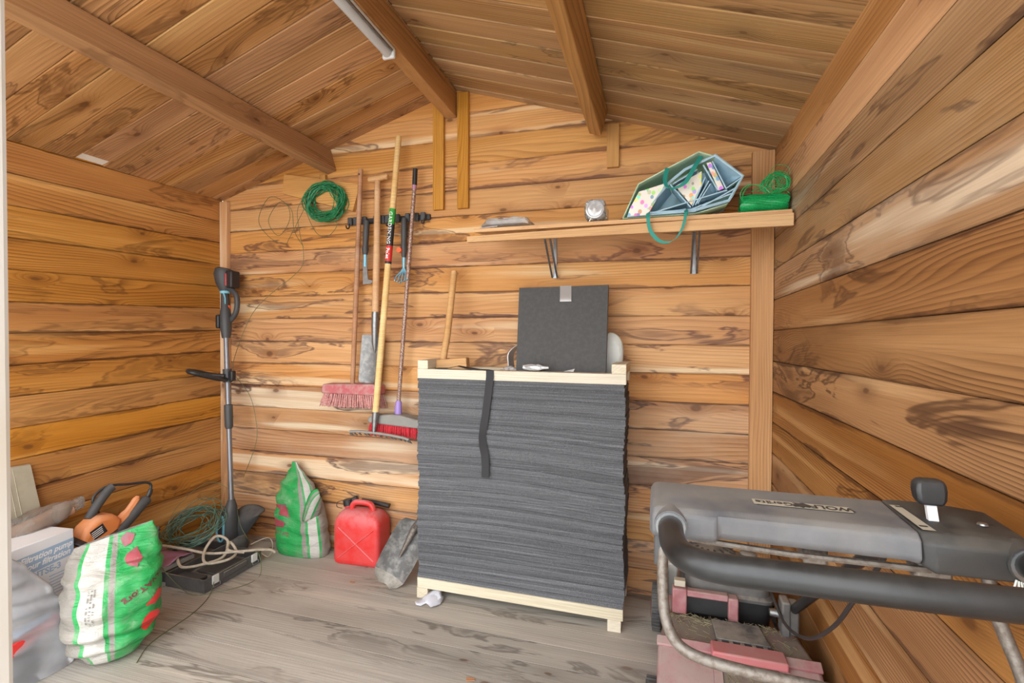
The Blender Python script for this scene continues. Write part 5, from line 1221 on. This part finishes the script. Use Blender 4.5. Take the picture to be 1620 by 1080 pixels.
# label strip and brand lettering, upside down for the viewer
def lab(x, y, off=.0012): return Vector((x, y, ctop(y) + off))
mb = MB(); mb.add([lab(1.163, -1.576), lab(1.285, -1.576), lab(1.285, -1.556), lab(1.163, -1.556)], [(0, 1, 2, 3)]); lb = mb.build('maker_label', 'label_tan', con)
mb = text_on('WOLF', .0185, lambda x, y: lab(1.262 - x, -1.566 - y, .0018), bold=.0005); mb.build('lettering', 'ink', lb)
mb = text_on('Geräte', .0170, lambda x, y: lab(1.190 - x, -1.566 - y, .0018), bold=.0002); mb.build('lettering', 'ink', lb)
wolf = [(-.012, 0), (-.007, .007), (-.002, .005), (.001, .010), (.005, .006), (.011, .008), (.014, .001), (.009, -.003), (.012, -.008), (.003, -.007), (-.002, -.010), (-.007, -.005)]
mb = MB(); mb.add([lab(1.226 - x, -1.567 - y, .0020) for x, y in wolf], [tuple(range(len(wolf)))]); mb.build('wolf_head_emblem', 'ink', lb)
mb = MB(); mb.add([lab(1.344, -1.617, .0032), lab(1.358, -1.617, .0032), lab(1.352, -1.535, .0032), lab(1.340, -1.535, .0032)], [(0, 1, 2, 3)]); mb.build('throttle_scale', 'label_tan', tp)
for y in (-1.608, -1.543):
    mb = MB(); mb.add([lab(1.345, y, .0038), lab(1.354, y, .0038), lab(1.354, y + .004, .0038), lab(1.345, y + .004, .0038)], [(0, 1, 2, 3)]); mb.build('scale_mark', 'ink', tp)
mb = MB(); mb.box(-.0055, .0055, -.003, .003, 0, .034, Matrix.Translation((1.3715, -1.580, .962)) @ Matrix.Rotation(-.35, 4, 'X')); lv = mb.build('throttle_lever', 'white', tp)
mb = MB(); mb.loft([[(x * k + 1.3715, y * k2 + yc, z) for x, y in ((-.015, -.010), (.015, -.010), (.018, -.003), (.018, .005), (.012, .011), (-.012, .011), (-.018, .005), (-.018, -.003))] for z, k, k2, yc in ((.986, .75, .8, -1.571), (.993, .98, 1., -1.569), (1.004, 1.05, 1.05, -1.567), (1.013, 1.0, .95, -1.566), (1.018, .75, .7, -1.565))]); mb.build('lever_knob', 'black', lv, bevel=.003)
mb = MB(); mb.lathe([(.006, 0), (.005, .002)], 10, Matrix.Translation((1.425, -1.575, .967))); mb.build('screw', 'steel', tp)
# collars and grip bar
for x in (1.050, 1.440):
    mb = MB(); mb.tube([(x, CY0 + .02, .944), (x, CY0 - .006, .943)], .0215, 18); cr_ = mb.build('collar', 'console_dark' if x > 1.2 else 'console', con)
    mb = MB(); mb.tube([(x, CY0 - .005, .943), (x, CY0 - .008, .943)], .0195, 18); mb.build('collar_ring', 'steel', cr_)
bar = smooth_path([(1.050, -1.60, .944), (1.050, -1.645, .942), (1.053, -1.685, .940), (1.066, -1.722, .941), (1.095, -1.745, .944), (1.15, -1.755, .948), (1.30, -1.757, .950), (1.392, -1.752, .950), (1.424, -1.735, .949), (1.438, -1.705, .947), (1.440, -1.66, .945), (1.440, -1.60, .944)], 6)
mb = MB(); mb.tube(bar, .0165, 18); mb.build('grip_bar', 'tube_black', t)
# bail lever hanging below
mb = MB(); mb.tube(smooth_path([(1.042, -1.585, .925), (1.040, -1.60, .88), (1.041, -1.615, .835), (1.046, -1.63, .808), (1.060, -1.645, .790), (1.09, -1.655, .782), (1.16, -1.66, .778), (1.30, -1.66, .774), (1.40, -1.65, .772), (1.436, -1.635, .778), (1.446, -1.615, .80), (1.436, -1.585, .86), (1.430, -1.570, .925)], 6), .0075, 10); mb.build('bail_lever', 'tube_rust', t)
mb = MB(); mb.tube([(1.06, -1.60, .917), (1.20, -1.60, .911), (1.36, -1.60, .912)], .0045, 8); mb.build('control_rod', 'tube_rust', t)
mb = MB(); mb.box(1.028, 1.042, -1.60, -1.55, .870, .925); mb.build('bail_pivot', 'dgrey', t, bevel=.004)
# right handle tube down to the deck, clamp, brackets and cable
mb = MB(); mb.tube([(1.440, -1.53, .93), (1.438, -1.48, .93), (1.430, -1.19, .756), (1.405, -.76, .41), (1.400, -.68, .345)], .0125, 12); mb.build('handle_tube', 'tube_black', t)
mb = MB(); mb.box(1.372, 1.395, -.79, -.74, .345, .445); mb.box(1.392, 1.418, -.785, -.745, .350, .440); cb = mb.build('clamp', 'charcoal_dusty', t, bevel=.005)
mb = MB(); mb.tube([(1.345, -.765, .40), (1.373, -.765, .40)], [.010, .012], 10); mb.build('clamp_bolt', 'steel', cb)
mb = MB(); mb.box(1.222, 1.252, -1.59, -1.56, .895, .925); mb.build('cable_bracket', 'tube_rust', t, bevel=.004)
mb = MB(); mb.box(1.345, 1.385, -1.60, -1.57, .896, .920); mb.build('throttle_bracket', 'tube_rust', t, bevel=.004)
mb = MB(); mb.tube(smooth_path([(1.36, -.66, .44), (1.369, -.823, .408), (1.373, -1.03, .486), (1.380, -1.185, .604), (1.377, -1.31, .729), (1.372, -1.43, .849), (1.360, -1.50, .925)], 6), .0042, 8); mb.build('control_cable', 'black', t)
mb = MB()
for k in range(4):
    mb.tube(smooth_path([(1.428 + .002 * k, -1.632, .925), (1.421 + .006 * k, -1.640, .908 - .004 * k), (1.430, -1.646, .900), (1.444, -1.640, .908), (1.437, -1.630, .918)], 4), .0012, 5)
mb.build('string_tie', 'dustwhite', t)
for o in bpy.data.objects:
    if '_base' in o: del o['_base']
